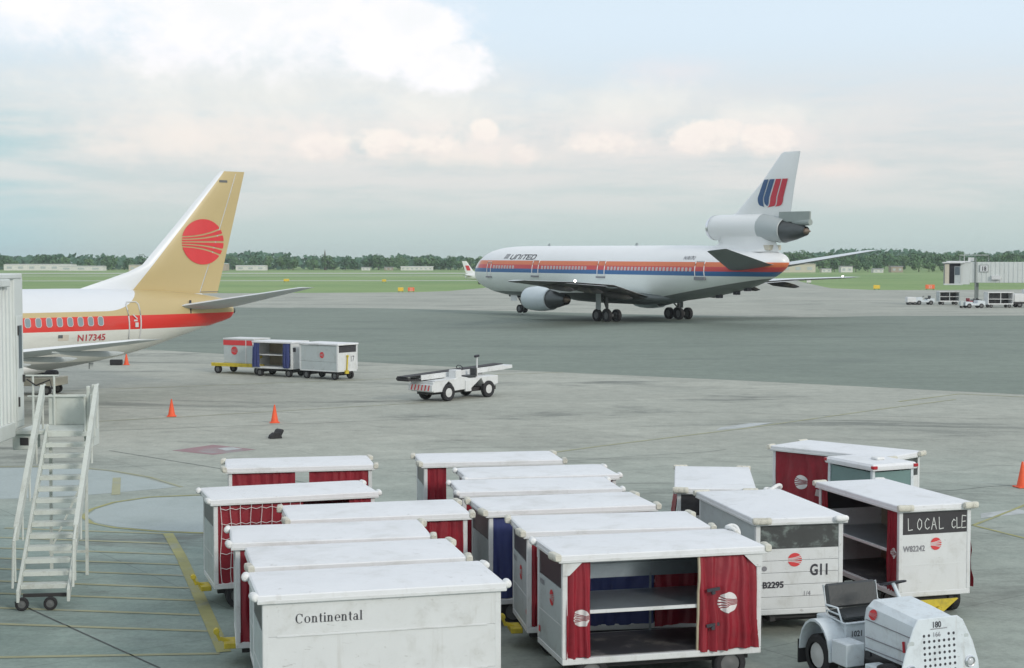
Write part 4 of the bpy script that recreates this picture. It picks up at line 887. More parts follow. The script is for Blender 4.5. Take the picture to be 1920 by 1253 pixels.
# --- left block, nearest first
A = cart('nearest white cart with closed boarded side reading Continental', (-2.04, 21.31), .255, near='board', bumpers=('bumper_w', 'bumper_w', 'bumper_w', 'bumper_w'), towx=1, farside='open', shelf=False)
def serif_continental():
    """light-and-heavy roman letters drawn stroke by stroke; x-height 1"""
    def st(x, y0, y1, w=.24): return rect2d(x - w / 2, x + w / 2, y0, y1)
    def sf(x, y, w=.5, h=.08): return rect2d(x - w / 2, x + w / 2, y, y + h)
    def ring(cx, cy, rx, ry, t0, t1, thick, thin, n=20):
        vs, fs = [], []
        for i in range(n + 1):
            t = t0 + (t1 - t0) * i / n; w = thin + (thick - thin) * abs(math.cos(t)) ** 1.4
            vs += [(cx + rx * math.cos(t), cy + ry * math.sin(t)), (cx + (rx - w) * math.cos(t), cy + (ry - max(thin, w * .45)) * math.sin(t))]
            if i: o = 2 * i; fs.append((o - 2, o - 1, o + 1, o))
        return vs, fs
    def C(x): return join2d(ring(x + .62, .72, .66, .76, .75, 5.55, .27, .09), rect2d(x + 1.02, x + 1.14, .95, 1.4)), 1.38
    def o(x): return ring(x + .5, .5, .5, .53, 0, 6.2832, .25, .08), 1.18
    def n(x): return join2d(st(x + .2, 0, 1), sf(x + .2, 0), rect2d(x - .02, x + .2, .92, 1.0), ring(x + .52, .62, .34, .40, 0, 2.6, .24, .1), st(x + .74, 0, .64), sf(x + .74, 0)), 1.18
    def t(x): return join2d(st(x + .26, .14, 1.34), rect2d(x, x + .56, .92, 1.0), ring(x + .42, .2, .28, .24, 3.3, 5.3, .2, .1)), .72
    def i(x): return join2d(st(x + .2, 0, 1), sf(x + .2, 0), rect2d(x - .02, x + .2, .92, 1.0), disc2d(.14, 10, (x + .18, 1.34))), .56
    def e(x): return join2d(ring(x + .48, .5, .48, .53, .0, 5.55, .25, .08), rect2d(x + .14, x + .92, .46, .54)), 1.08
    def a(x): return join2d(ring(x + .36, .29, .36, .31, .4, 5.9, .22, .09), st(x + .66, .0, .72), ring(x + .42, .66, .36, .36, .1, 2.7, .22, .09), sf(x + .78, 0, .34)), 1.08
    def l(x): return join2d(st(x + .2, 0, 1.5), sf(x + .2, 0), rect2d(x - .02, x + .2, 1.42, 1.5)), .5
    x = 0; out = []
    for f in (C, o, n, t, i, n, e, n, t, a, l): s, w = f(x); out.append(s); x += w + .05
    return join2d(*out), x
A.scale = (1.065, 1, 1); A.location.x += .10
sh, wdt = serif_continental(); k = .86 / wdt
stamp('lettering', sh, lambda u, v: (-1.13 + u * k, -(Y0 + .0035), 1.70 + v * k * 1.15), 'ink', A)
Bc = cart('weathered low-roofed cart right behind the one reading Continental', (-2.42, 23.17), .241, near='open', farside='open', bumpers=('bumper', 'bumper', 'bumper', None))
curtain(Bc, -1.5, -.6, -1, seed=2, folds=4); curtain(Bc, .3, 1.5, -1, seed=3, folds=4); curtain(Bc, -1.5, 1.5, 1, seed=4, folds=9)
Cc = cart('third cart back in the row by the thick yellow line, red curtain at its post', (-3.03, 25.0), .2, near='open', farside='open', bumpers=('bumper_w', 'bumper', 'bumper', 'bumper_w'), towx=-1)
curtain(Cc, -1.48, .2, -1, seed=5, folds=6); curtain(Cc, .4, 1.5, -1, seed=6, folds=4); curtain(Cc, -1.5, 1.5, 1, seed=7, folds=9)
Dc = cart('cart with dark gap and red curtain at one end, set back between the two rows', (-2.47, 27.19), .229, near='open', farside='open', shelf=False, bumpers=('bumper', 'bumper', 'bumper', 'bumper'))
curtain(Dc, .75, 1.5, -1, seed=8, folds=4, amp=.045); curtain(Dc, -1.5, -.9, -1, seed=9, folds=4); curtain(Dc, -1.5, 1.5, 1, seed=10, folds=9)
Ec = cart('cart with white cargo net over its red curtain, standing on the yellow line', (-4.37, 29.51), .33, near='open', farside='open', bumpers=('bumper_w',) * 4, towx=-1)
curtain(Ec, -1.5, .15, -1, seed=11, folds=5, amp=.02); curtain(Ec, 1.05, 1.5, -1, seed=12, folds=3); curtain(Ec, -1.5, 1.5, 1, seed=13, folds=9)
b = MB()
for k in range(9): x = -1.42 + k * .19; b.tube([(x + .02 * math.sin(z * 5 + k), -(Y0 + .035), z) for z in (2.0, 1.85, 1.6, 1.3, 1.0, .7, .52)], .006, 4)
for k in range(6): z = 1.93 - k * .28; b.tube([(-1.42 + j * .095, -(Y0 + .035), z - .03 * abs(math.sin(j * 1.57))) for j in range(17)], .006, 4)
put('cargo_net', b.mesh('cargo_net', 'logo_white'), Ec)
Fc = cart('farthest cart of the yellow-line row, two red curtains parted in the middle', (-4.74, 33.62), .195, near='open', farside='open', shelf=False, bumpers=B4)
curtain(Fc, -1.5, -.12, -1, seed=14, folds=6); curtain(Fc, .18, 1.5, -1, seed=15, folds=6); curtain(Fc, -1.5, -.6, 1, seed=16, folds=5); curtain(Fc, .7, 1.5, 1, seed=17, folds=4)
# --- middle block
Gc = cart('farthest cart of the middle row, one narrow red curtain and a light gap', (-.55, 34.49), .17, near='open', farside='open', shelf=False, bumpers=B4)
curtain(Gc, -1.48, -1.05, -1, seed=18, folds=3, amp=.04); curtain(Gc, .75, 1.5, -1, seed=19, folds=4)
Hc = cart('second cart from the back of the middle row, only its clean roof showing', (.52, 32.14), .191, near='open', farside='open', bumpers=W4)
curtain(Hc, -1.5, 1.5, -1, seed=20, folds=9)
Ic = cart('third cart from the back of the middle row, its grey end dented', (.45, 30.25), .16, near='open', farside='open', bumpers=W4)
curtain(Ic, -1.5, 1.5, -1, seed=21, folds=9)
Jc = cart('cart with a dark blue curtain at its end in the middle row', (.92, 28.1), .235, near='open', farside='open', bumpers=B4, shelf=False)
curtain(Jc, -1.48, -.1, -1, 'curtain_blue', seed=22, folds=5); curtain(Jc, .2, 1.5, -1, seed=23, folds=5); curtain(Jc, -1.5, 1.5, 1, 'curtain_blue', seed=24, folds=9)
Kc = cart('cart tucked behind the open-shelved one, sun emblem on its grey end', (1.66, 25.95), .16, near='open', farside='open', bumpers=('bumper',) * 4, towx=-1)
curtain(Kc, -1.53, -1.1, -1, seed=25, folds=4); curtain(Kc, -1.08, .6, -1, 'curtain_blue', seed=29, folds=5, y=Y0 + .02); curtain(Kc, .65, 1.5, -1, seed=26, folds=4); curtain(Kc, -1.5, 1.5, 1, seed=27, folds=9)
end_print(Kc, -1, globe2d(.125, gw=1.8), .18 - .3, 1.30, 'logo_red', 'emblem'); end_print(Kc, -1, text2d('W2262', .11, .8, .003), .62, 1.40, 'ink_grey')
Lc = cart('nearest open cart showing bare shelves between two drawn-back red curtains', (2.12, 24.05), .239, near='open', farside='open', bumpers=('bumper', 'bumper', 'loop', 'bumper_w'), towx=0, gus=True)
curtain(Lc, -1.49, -1.12, -1, seed=30, folds=2.2, amp=.06, logo=(-1.26, 1.12, .13), bulge=.03)
curtain(Lc, .55, 1.5, -1, seed=31, folds=4.5, amp=.065, logo=(1.0, 1.25, .16), hem=.0, bulge=.07, strap=True)
curtain(Lc, .35, 1.45, 1, seed=32, folds=5, amp=.03, z0=.55); curtain(Lc, -1.5, -1.2, 1, seed=33, folds=2)
Lc.scale = (1.05, 1, 1); Lc.location.x += .05
b = MB(); b.bb(-X0 + .06, X0 - .06, Y0 - .09, Y0 - .07, 1.42, ZR); put('back_panel', b.mesh('back_panel', 'shelf_metal'), Lc)
end_print(Lc, -1, globe2d(.125, gw=1.8), -.12, 1.32, 'logo_red', 'emblem'); end_print(Lc, -1, text2d('W2288', .11, .8, .003), .60, 1.42, 'ink_grey')
end_print(Lc, -1, rect2d(-.05, .05, -.05, .05), .62, .66, 'logo_red', 'reflector'); end_print(Kc, -1, disc2d(.045), -.66, .74, 'logo_red', 'reflector')
# --- right block
def rzN(th): return th - math.pi / 2
Mc = cart('end-on cart with red curtains bulging from both sides, behind the G11 cart', (4.17, 31.26), rzN(-.11), near='open', farside='open', bumpers=B4, endmat='end_panel_w', shelf=False)
curtain(Mc, -1.5, 1.5, -1, seed=40, folds=8, bulge=.16, amp=.03); curtain(Mc, -1.5, 1.5, 1, seed=41, folds=8, bulge=.14, amp=.03)
Nc = cart('planked white cart marked G11 and B2295 with a smeared dark window', (4.675, 27.88), rzN(.198), near='boardg', farside='open', planks=1, ends=('dark', 'chalk'), bumpers=('bumper', 'bumper', 'bumper_w', 'loop'), endmat='end_panel_w', shelf=False)
curtain(Nc, -1.5, 1.52, 1, seed=42, folds=8, amp=.03, bulge=.02)
end_print(Nc, 1, globe2d(.12, gw=1.9), -.08, 1.36, 'logo_red', 'emblem'); end_print(Nc, 1, text2d('G11', .27, .72, .008), .18, 1.08, 'ink'); end_print(Nc, 1, text2d('B2295', .15, .95, .006), -.63, .88, 'ink')
Nc.scale = (1, 1.08, 1); Nc.location.x += .05
end_print(Nc, 1, text2d('1/4', .12, .9), .06, .72, 'ink_grey'); end_print(Nc, 1, disc2d(.045), -.60, 1.22, 'ink_grey', 'latch'); end_print(Nc, 1, rect2d(-.03, .03, -.03, .03), -.68, .52, 'yellow_paint', 'reflector')
Oc = cart('open cart with LOCAL chalked on the dark strip of its end', (7.36, 29.27), rzN(.285), near='open', farside='open', bumpers=('bumper', 'bumper', 'bumper', 'bumper_w'), endmat='end_panel_w', towx=1, tow='tow_plate')
curtain(Oc, 1.1, 1.5, -1, seed=43, folds=3, amp=.05, logo=(1.35, 1.2, .1)); curtain(Oc, -1.5, -1.2, -1, seed=44, folds=3, amp=.05)
curtain(Oc, -1.5, 1.5, 1, seed=45, folds=8, bulge=.17, z1=1.55)
b = MB(); b.bb(-X0 + .05, X0 - .05, Y0 - .1, Y0 - .08, ZF, ZR); put('back_panel', b.mesh('back_panel', 'inside_tan'), Oc)
end_print(Oc, 1, globe2d(.115, gw=1.9), .02, 1.37, 'logo_red', 'emblem'); end_print(Oc, 1, text2d('W82242', .15, .85, .003), -.66, 1.25, 'ink_grey')
ch = {'L': [[(0, 1), (.05, 0), (.6, .05)]], 'O': [[(.3, .95), (.05, .6), (.1, .2), (.35, .02), (.62, .3), (.6, .75), (.3, .95)]], 'C': [[(.6, .8), (.35, .95), (.05, .6), (.1, .2), (.4, .02), (.65, .2)]], 'A': [[(0, 0), (.3, 1), (.65, 0)], [(.12, .4), (.52, .38)]],
      'E': [[(.55, .95), (.05, 1), (0, 0), (.55, .02)], [(.02, .5), (.45, .52)]]}
for s, dx, sc in (('L', 0, 1), ('O', .95, 1.0), ('C', 1.75, 1.0), ('A', 2.5, 1), ('L', 3.3, 1), ('C', 4.65, .8), ('L', 5.2, .9), ('E', 5.75, 1.05)): stamp('chalk_letter', strokes2d([[(dx + u * sc * .8, v * sc) for u, v in p] for p in ch[s]], .075), lambda u, v: (X0 - .03 + .019, -.56 + u * .195, 1.64 + v * .22), 'chalk', Oc)
Pc = cart('cart with wide red curtains and white emblem, just beyond the cab tractor', (7.94, 36.04), rzN(.799), near='open', farside='open', bumpers=('bumper', 'bumper', 'bumper', 'bumper'), endmat='end_panel_w', shelf=False, ends=('dark', 'chalk'))
curtain(Pc, -1.5, .05, -1, seed=46, folds=3.5, amp=.055, logo=(-.75, 1.3, .17)); curtain(Pc, .3, 1.5, -1, seed=47, folds=5, amp=.03); curtain(Pc, -1.5, 1.5, 1, seed=48, folds=8)
end_print(Pc, 1, text2d('H62', .16, .9, .004), .2, 1.3, 'logo_red')
def paper(T, x, y, z): b = MB(); b.add([(x, y, z), (x + .02, y + .16, z - .05), (x + .1, y + .15, z + .1), (x + .07, y - .01, z + .14)], [(0, 1, 2, 3)]); put('paper_tag', b.mesh('paper_tag', 'logo_white', recalc=False), T)
paper(Oc, -1.66, -.78, 1.82)

# ------------------------------------------------------------------ far trio of carts on the apron
def trio():
    # red-banded container on a yellow dolly
    T = thing('container_dolly', 'grey freight container with red top band riding on a low yellow dolly', 'cargo dolly', (-15.45, 88.2, 0), -.5)
    b = MB(); b.bb(-1.9, 1.9, -.85, .85, .42, .52); b.bar((-2.3, 0, .4), (-1.9, 0, .46), .12); b.bar((1.2, -.8, .5), (1.75, -.8, 1.1), .1)
    for s in (-1, 1): b.bb(-1.9, 1.9, s * .8 - .06, s * .8 + .06, .52, .62)
    put('deck', b.mesh('deck', 'yellow_paint', bevel=.01), T)
    for x in (-1.5, 1.4):
        for s in (-1, 1): wheel(T, (x, s * .7, .24), .24, .18)
    b = MB(); b.bb(-1.05, 1.15, -.75, .75, .62, 2.0); C = put('container', b.mesh('container', 'panel_grey', bevel=.02), T)
    b = MB(); b.bb(-1.07, 1.17, -.77, .77, 2.0, 2.06); put('lid', b.mesh('lid', 'cart_white'), C)
    b = MB(); b.bb(-1.06, .55, -.765, -.75, 1.66, 1.95); b.bb(.62, 1.16, -.765, -.75, 1.66, 1.95); b.bb(1.15, 1.165, -.7, .7, 1.72, 1.9); put('red_band', b.mesh('red_band', 'logo_red'), C)
    b = MB(); b.bb(.56, .61, -.77, -.75, .62, 2.0); put('seam', b.mesh('seam', 'logo_white'), C)
    stamp('emblem', globe2d(.24), lambda u, v: (-.25 + u, -.768, 1.35 + v), 'logo_red', C)
    # cart with blue curtains
    T = thing('apron_cart', 'small white cart with two blue curtains, middle of the three on the apron', 'baggage cart', (-13.15, 86.2, 0), -.48, 'carts standing in line on the open apron')
    b = MB()
    for x in (-1.0, 1.0): b.bb(x - .06, x + .06, -.6, .6, .22, .32)
    b.bb(-1.2, 1.2, -.5, .5, .3, .4); put('chassis', b.mesh('chassis', 'chassis'), T)
    b = MB(); b.bb(-1.35, 1.35, -.8, .8, .45, .55); put('floor', b.mesh('floor', 'cart_white', bevel=.01), T)
    b = MB(); b.bb(-1.4, 1.4, -.84, .84, 1.9, 2.0); put('roof', b.mesh('roof', 'roof_white', bevel=.015), T)
    for s in (-1, 1):
        b = MB(); b.bb(s * 1.33 - .02, s * 1.33 + .02, -.8, .8, .55, 1.9); e = put('end_panel', b.mesh('end_panel', 'cart_white'), T)
        if s > 0: b = MB(); b.bb(1.345, 1.36, -.68, -.42, 1.42, 1.66); put('slot', b.mesh('slot', 'ink'), e)
        for sy in (-1, 1): wheel(T, (s * 1.0, sy * .58, .22), .22, .16); b = MB(); b.bb(s * 1.32 - .04, s * 1.32 + .04, sy * .78 - .04, sy * .78 + .04, .55, 1.9); put('corner_post', b.mesh('corner_post', 'cart_white'), T)
    b = MB(); b.bb(-1.3, 1.3, -.72, .72, 1.2, 1.24); put('shelf', b.mesh('shelf', 'cart_white'), T)
    b = MB(); b.bb(-1.3, 1.3, .72, .75, .55, 1.9); put('back_panel', b.mesh('back_panel', 'inside_tan'), T)
    for x0, x1, sd in ((-1.33, -.85, 60), (.75, 1.25, 61)): curtain(T, x0, x1, -1, 'curtain_blue', amp=.05, folds=2.5, seed=sd, y=.8, z1=1.88, z0=.52, bulge=.1)
    # cart 17
    T = thing('apron_cart', 'closed white cart marked 17 with a yellow tow bar folded up its end', 'baggage cart', (-10.2, 84.3, 0), -.62, 'carts standing in line on the open apron')
    b = MB()
    for x in (-1.0, 1.0): b.bb(x - .06, x + .06, -.6, .6, .22, .32)
    b.bb(-1.25, 1.25, -.5, .5, .32, .42); put('chassis', b.mesh('chassis', 'chassis'), T)
    b = MB(); b.bb(-1.4, 1.4, -.8, .8, .45, .52); put('floor', b.mesh('floor', 'cart_white'), T)
    for k, (z0, z1) in enumerate(((.52, .98), (.99, 1.88))):
        for s in (-1, 1): b = MB(); b.bb(-1.4, 1.4, s * .78 - .02, s * .78 + .02, z0, z1); put('side_board', b.mesh('side_board', 'panel_grey' if s < 0 else 'cart_white'), T)
    for s in (-1, 1):
        b = MB(); b.bb(s * 1.38 - .02, s * 1.38 + .02, -.76, .76, .52, 1.5); e = put('end_panel', b.mesh('end_panel', 'cart_white'), T)
        b = MB(); b.bb(s * 1.38 - .015, s * 1.38 + .015, -.7, .7, 1.5, 1.84); put('end_window', b.mesh('end_window', 'dark_window'), e)
        for sy in (-1, 1): b = MB(); b.bb(s * 1.37 - .05, s * 1.37 + .05, sy * .77 - .05, sy * .77 + .05, .52, 1.9); put('corner_post', b.mesh('corner_post', 'cart_white'), T); wheel(T, (s * 1.05, sy * .62, .23), .23, .16)
    b = MB(); b.bb(-1.48, 1.48, -.86, .86, 1.9, 2.0); put('roof', b.mesh('roof', 'roof_white', bevel=.02), T)
    b = MB(); b.bar((1.46, -.12, .36), (1.46, -.05, 1.25), .06); b.bb(1.41, 1.5, -.24, .02, .33, .52); b.lathe([(-.05, .06), (.05, .06)], (1.46, -.05, 1.3), 'x', 8); put('tow_bar', b.mesh('tow_bar', 'yellow_paint'), T)
    stamp('lettering', text2d('17', .46, .75, .0), lambda u, v: (1.41, .22 + u, .98 + v), 'ink', T); stamp('emblem', globe2d(.17), lambda u, v: (.25 + u, -.805, 1.35 + v), 'logo_red', T)
trio()

# ------------------------------------------------------------------ belt loader
def belt_loader():
    T = thing('belt_loader', 'white belt loader with long black conveyor and red stripes on its bumper', 'belt loader', (-2.62, 72.3, 0), math.atan2(-.75, -.66))
    # x forward (towards the striped bumper), y = driver side (towards the camera)
    b = MB(); b.prism([(-2.1, .62), (-1.35, .5), (-1.2, .5), (-.9, .95), (-.2, .5), (.95, .45), (1.05, .5), (1.1, .75), (1.35, .92), (1.6, .75), (1.7, .45), (2.35, .45), (2.4, .95), (1.0, 1.0), (.6, 1.12), (-.1, 1.0), (-2.1, 1.02)], lambda u, v: (u, -.75, v), lambda u, v: (u, .75, v)); put('body', b.mesh('body', 'cart_white', bevel=.02), T)
    b = MB(); b.bb(-2.2, 2.2, -.5, .5, .32, .5); put('chassis', b.mesh('chassis', 'chassis'), T)
    for x in (-1.38, 1.40):
        for s in (-1, 1): wheel(T, (x, s * .72, .40), .40, .24, hub='hub_white')
    b = MB(); b.bb(2.36, 2.5, -.78, .78, .5, .82); B = put('bumper', b.mesh('bumper', 'cart_white', bevel=.02), T)
    for k in range(6):
        s = MB(); y0 = -.62 + k * .22; s.add([(2.505, y0, .53), (2.505, y0 + .08, .53), (2.505, y0 + .16, .79), (2.505, y0 + .08, .79)], [(0, 1, 2, 3)]); put('stripe', s.mesh('stripe', 'logo_red', recalc=False), B)
    b = MB(); b.bb(1.75, 2.34, -.6, .6, .72, .96); put('engine_bay', b.mesh('engine_bay', 'ink'), T)
    b = MB(); b.bb(1.0, 2.3, .3, .76, .96, 1.0); put('hood', b.mesh('hood', 'cart_white'), T)
    b = MB(); b.bb(-.55, .1, .35, .74, .95, 1.12); b.bb(-.62, -.5, .35, .74, 1.05, 1.45); put('seat', b.mesh('seat', 'seat_black', bevel=.03), T)
    b = MB(); b.bb(.45, .85, .25, .74, .95, 1.42); put('dashboard', b.mesh('dashboard', 'cart_white', bevel=.03), T)
    b = MB(); b.tube([(.35 + .12 * math.cos(k * .5236) * .5, .5 + .2 * math.sin(k * .5236), 1.5 + .12 * math.cos(k * .5236)) for k in range(13)], .02, 6); b.tube([(.35, .5, 1.5), (.55, .5, 1.3)], .02, 6); put('steering_wheel', b.mesh('steering_wheel', 'ink'), T)
    b = MB(); b.tube([(-.75, .6, 1.0), (-.75, .6, 1.95)], .035, 8); l = put('lamp_post', b.mesh('lamp_post', 'cart_white'), T); b = MB(); b.bar((-.62, .6, 1.98), (-.85, .6, 2.02), .14, .1); put('lamp', b.mesh('lamp', 'ink'), l)
    b = MB(); b.bb(-.15, .25, .7, .8, .38, .9); put('step', b.mesh('step', 'cart_white', bevel=.01), T)
    # conveyor on the far side
    p0, p1 = Vector((3.35, -.35, 1.08)), Vector((-3.85, -.35, 1.30)); d = (p1 - p0).normalized()
    b = MB(); 
    for s in (-.36, .36): b.bar(p0 + d * .9 + Vector((0, s, 0)), p1 - d * .5 + Vector((0, s, .02)), .06, .24)
    b.bar(p1 - d * 1.0 + Vector((0, 0, -.04)), p1 + d * .2 + Vector((0, 0, .0)), .6, .16); put('conveyor_frame', b.mesh('conveyor_frame', 'cart_white', bevel=.01), T)
    b = MB(); b.bar(p0 + Vector((0, 0, .10)), p1 - d * .5 + Vector((0, 0, .18)), .62, .035); put('belt', b.mesh('belt', 'belt_rubber'), T)
    b = MB(); b.lathe([(-.4, .075), (.4, .075)], p0 + Vector((-.1, 0, 0)), 'y', 12); b.bb(2.4, 3.3, -.7, .0, .98, 1.06); put('end_roller', b.mesh('end_roller', 'chassis', 40), T)
    b = MB(); b.bar((1.2, -.35, .9), (1.0, -.35, 1.1), .3); b.bar((-1.6, -.35, .9), (-1.9, -.35, 1.2), .3); put('support', b.mesh('support', 'cart_white'), T)
belt_loader()

# ------------------------------------------------------------------ cones, chocks
def cone(x, y, label, s=1.0, rz=.2):
    T = thing('traffic_cone', label, 'traffic cone', (x, y, 0), rz, 'orange cones on the apron'); T.scale = (s, s, s)
    b = MB(); b.lathe([(.03, .165), (.06, .15), (.70, .03), (.73, .026), (.735, .0)], ax='z', n=18); put('cone_body', b.mesh('cone_body', 'cone_orange', 50), T)
    b = MB(); b.bb(-.2, .2, -.2, .2, 0, .035); put('base', b.mesh('base', 'cone_orange', bevel=.012), T)
cone(-24.2, 95.2, 'orange cone on a black base farthest off, under the gold-tailed jet'); cone(-14.34, 63.8, 'orange cone standing clear of the red floor mark, beside the stair'); cone(-9.61, 61.3, 'orange cone with black chocks lying in front of it'); cone(14.8, 43.83, 'orange cone alone beyond the LOCAL cart', 1.03)
T = thing('cone_weight', 'black rubber weight lying beside the farthest cone', 'weight', (-24.75, 95.1, 0)); b = MB(); b.bb(-.42, .3, -.2, .2, 0, .34); put('block', b.mesh('block', 'rubber', bevel=.03), T)
T = thing('wheel_chocks', 'two black wheel chocks dropped on the apron in front of a cone', 'wheel chocks', (-8.76, 55.96, 0), .5)
for q, (p, r3) in enumerate((((0, 0, 0), (0, 0, 0)), ((.18, .12, .1), (.2, -.75, .7)))):
    b = MB(); b.prism([(-.24, 0), (.24, 0), (.2, .12), (.07, .21), (-.07, .21), (-.2, .12)], lambda u, v: (u, -.13, v), lambda u, v: (u, .13, v)); put('chock', b.mesh('chock', 'rubber', bevel=.012), T, p, r3)

# ------------------------------------------------------------------ passenger bridge on the near edge, with its service stair
def near_bridge():
    T = thing('passenger_bridge', 'pale corrugated passenger bridge cut off by the picture edge, door at its end', 'passenger bridge', (-10.22, 24.0, 0), .022)
    zb, zt = 3.12, 6.26; y1 = 7.6
    b = MB(); y = -9.0
    # corrugated side wall facing the carts: trapezoid ribs
    pts = []
    while y < y1:
        pts += [(0, y), (0, y + .10), (-.035, y + .125), (-.035, y + .215), (0, y + .24)]; y += .24
    n = len(pts); vs = [(u, v, zb + .1) for u, v in pts] + [(u, v, zt - .06) for u, v in pts]; b.add(vs, [(i, i + 1, n + i + 1, n + i) for i in range(n - 1)])
    put('side_wall', b.mesh('side_wall', 'bridge_wall', recalc=False), T)
    b = MB(); b.bb(-2.6, -.05, -9, 8.2, zb - .02, zt - .08); put('tunnel', b.mesh('tunnel', 'bridge_wall'), T)
    b = MB(); b.bb(-2.7, .06, -9, 8.1, zt - .06, zt + .05); b.bb(.0, .09, -9, 7.2, zt - .22, zt - .06); put('roof', b.mesh('roof', 'bridge_wall', bevel=.02), T)
    b = MB(); b.bb(-2.6, .03, -9, y1, zb - .22, zb + .1); put('floor_beam', b.mesh('floor_beam', 'bridge_wall', bevel=.02), T)
    b = MB(); b.bb(-2.5, -.3, -9, 6.0, zb - .6, zb - .22); put('under_frame', b.mesh('under_frame', 'chassis'), T)
    # end bay with the service door
    b = MB(); b.bb(-.12, .035, y1, y1 + .6, zb - .05, zt - .02); e = put('end_bay', b.mesh('end_bay', 'bridge_wall', bevel=.02), T)
    b = MB(); b.bb(.035, .055, y1 + .08, y1 + .52, zb + .1, zb + 2.3); d = put('door', b.mesh('door', 'bridge_wall', bevel=.008), e)
    b = MB(); b.bb(.056, .066, y1 + .2, y1 + .4, zb + 1.2, zb + 2.1); put('door_window', b.mesh('door_window', 'window_dark'), d)
    b = MB(); b.bb(.056, .1, y1 + .44, y1 + .49, zb + .9, zb + 1.05); b.bb(.05, .08, y1 + .13, y1 + .18, zb + .4, zb + .6); b.bb(.05, .08, y1 + .13, y1 + .18, zb + 1.9, zb + 2.1); put('door_handle', b.mesh('door_handle', 'chassis'), d)
    b = MB(); b.bb(-.6, -.1, 2, 3.4, zt + .05, zt + .35); b.bb(-.5, -.1, 5.4, 6.2, zt + .05, zt + .3); put('roof_unit', b.mesh('roof_unit', 'bridge_wall', bevel=.03), T)
    b = MB(); b.bb(-1.6, -1.2, 3.2, 3.6, 0, zb - .2); b.bb(-1.9, -.9, 2.4, 4.4, .25, .7); s = put('support_column', b.mesh('support_column', 'bridge_grey'), T)
    for yy in (2.5, 4.3): wheel(s, (-1.4, yy, .45), .45, .35, ax='y')
near_bridge()
def landing():
    T = thing('stair_landing', 'small railed landing joining the passenger bridge door to the service stair', 'landing', (-10.0, 31.6, 0), 0)
    z = 3.02
    b = MB(); b.bb(-.4, .98, .1, 1.35, z - .08, z); put('platform', b.mesh('platform', 'stair_paint', bevel=.01), T)
    rails = MB(); rails.tube([(-.75, 1.24, z + 1.07), (.18, 1.24, z + 1.07)], .022, 6); rails.tube([(-.5, 1.24, z + .62), (.98, 1.24, z + .62)], .022, 6); put('handrail', rails.mesh('handrail', 'stair_paint'), T)
    for x in (-.38, .08): p = MB(); p.tube([(x, 1.24, z), (x, 1.24, z + 1.07)], .026, 6); put('rail_post', p.mesh('rail_post', 'stair_paint'), T)
    p = MB(); p.bb(-.06, .98, 1.27, 1.3, z, z + .66); put('infill_panel', p.mesh('infill_panel', 'stair_paint', bevel=.008), T)
    p = MB(); p.bb(.99, 1.03, .25, 1.3, z - .42, z + .70); put('end_plate', p.mesh('end_plate', 'stair_paint', bevel=.008), T)
    for yy in (.35, .75): p = MB(); p.bb(1.031, 1.10, yy - .04, yy + .04, z - .2, z + .92); put('rail_post', p.mesh('rail_post', 'stair_paint', bevel=.01), T)
    p = MB(); p.bb(-.5, -.08, .2, .75, z - .42, z - .09); bx = put('equipment_box', p.mesh('equipment_box', 'stair_paint', bevel=.015), T)
    p = MB(); p.bb(-.34, -.16, .19, .199, z - .32, z - .16); put('hatch', p.mesh('hatch', 'chassis'), bx)
    p = MB(); p.tube([(-.5, 1.2, z + 1.0), (-.3, 1.2, z + .86), (.0, 1.2, z + .98), (.05, 1.2, z + .78)], .018, 5); put('hose', p.mesh('hose', 'chassis'), T)
landing()
def service_stair():
    T = thing('service_stair', 'pale steel service stair with small wheels, rising to the passenger bridge landing', 'stairs', (-8.82, 28.35, 0), .137)
    run, z0, z1, w = 3.55, .30, 3.0, .46
    P = lambda t, dz=0: (t * run, z0 + (z1 - z0) * t + dz)
    for s in (-1, 1):
        b = MB(); b.prism([P(-.02, -.08), P(1, -.08), P(1, .15), P(-.02, .15)], lambda u, v: (s * w - .028, u, v), lambda u, v: (s * w + .028, u, v)); put('stringer', b.mesh('stringer', 'stair_paint', bevel=.006), T)
        xo = s * (w + .09)
        b = MB(); b.tube([(xo, *P(.02, .95)), (xo, *P(1.0, .95)), (xo, run + .3, z1 + .95)], .026, 6); b.tube([(xo, *P(.02, .95)), (xo, *P(-.02, .2))], .026, 6); h = put('handrail', b.mesh('handrail', 'stair_paint', 60), T)
        for k in range(5): p = MB(); t = .06 + k * .235; p.tube([(xo, *P(t, .05)), (xo, *P(t, .95))], .022, 6); put('rail_post', p.mesh('rail_post', 'stair_paint', 60), T)
        g = MB(); g.prism([P(.10, .70), P(1.0, .68), P(1.0, .98), P(.10, .98)], lambda u, v: (xo - .045, u, v), lambda u, v: (xo + .045, u, v)); put('guard_strip', g.mesh('guard_strip', 'stair_paint', bevel=.004), T)
    tm = MB(); tm.bb(-w + .03, w - .03, -.015, .22, -.03, .0); tm.bb(-w + .03, w - .03, -.03, -.015, -.085, .0); tme = tm.mesh('tread', 'stair_paint', bevel=.004)
    for k in range(14): t = (k + .4) / 14; y, z = P(t, .1); put('tread', tme, T, (0, y, z))
    b = MB(); b.bar((-.4, .15, .26), (.4, .15, .26), .06); put('axle', b.mesh('axle', 'chassis'), T)
    for s in (-1, 1): wheel(T, (-.02 + s * .26 - .12, .02, .125), .125, .09)
    b = MB(); 
    for s in (-.36, .36): b.bar((s, 3.2, .0), (s, 3.3, 2.8), .06)
    b.bar((-.4, 3.2, .5), (.4, 3.2, .5), .05); b.bar((-.4, 3.21, .5), (.4, 3.25, 2.2), .04); put('back_leg', b.mesh('back_leg', 'stair_paint'), T)
service_stair()
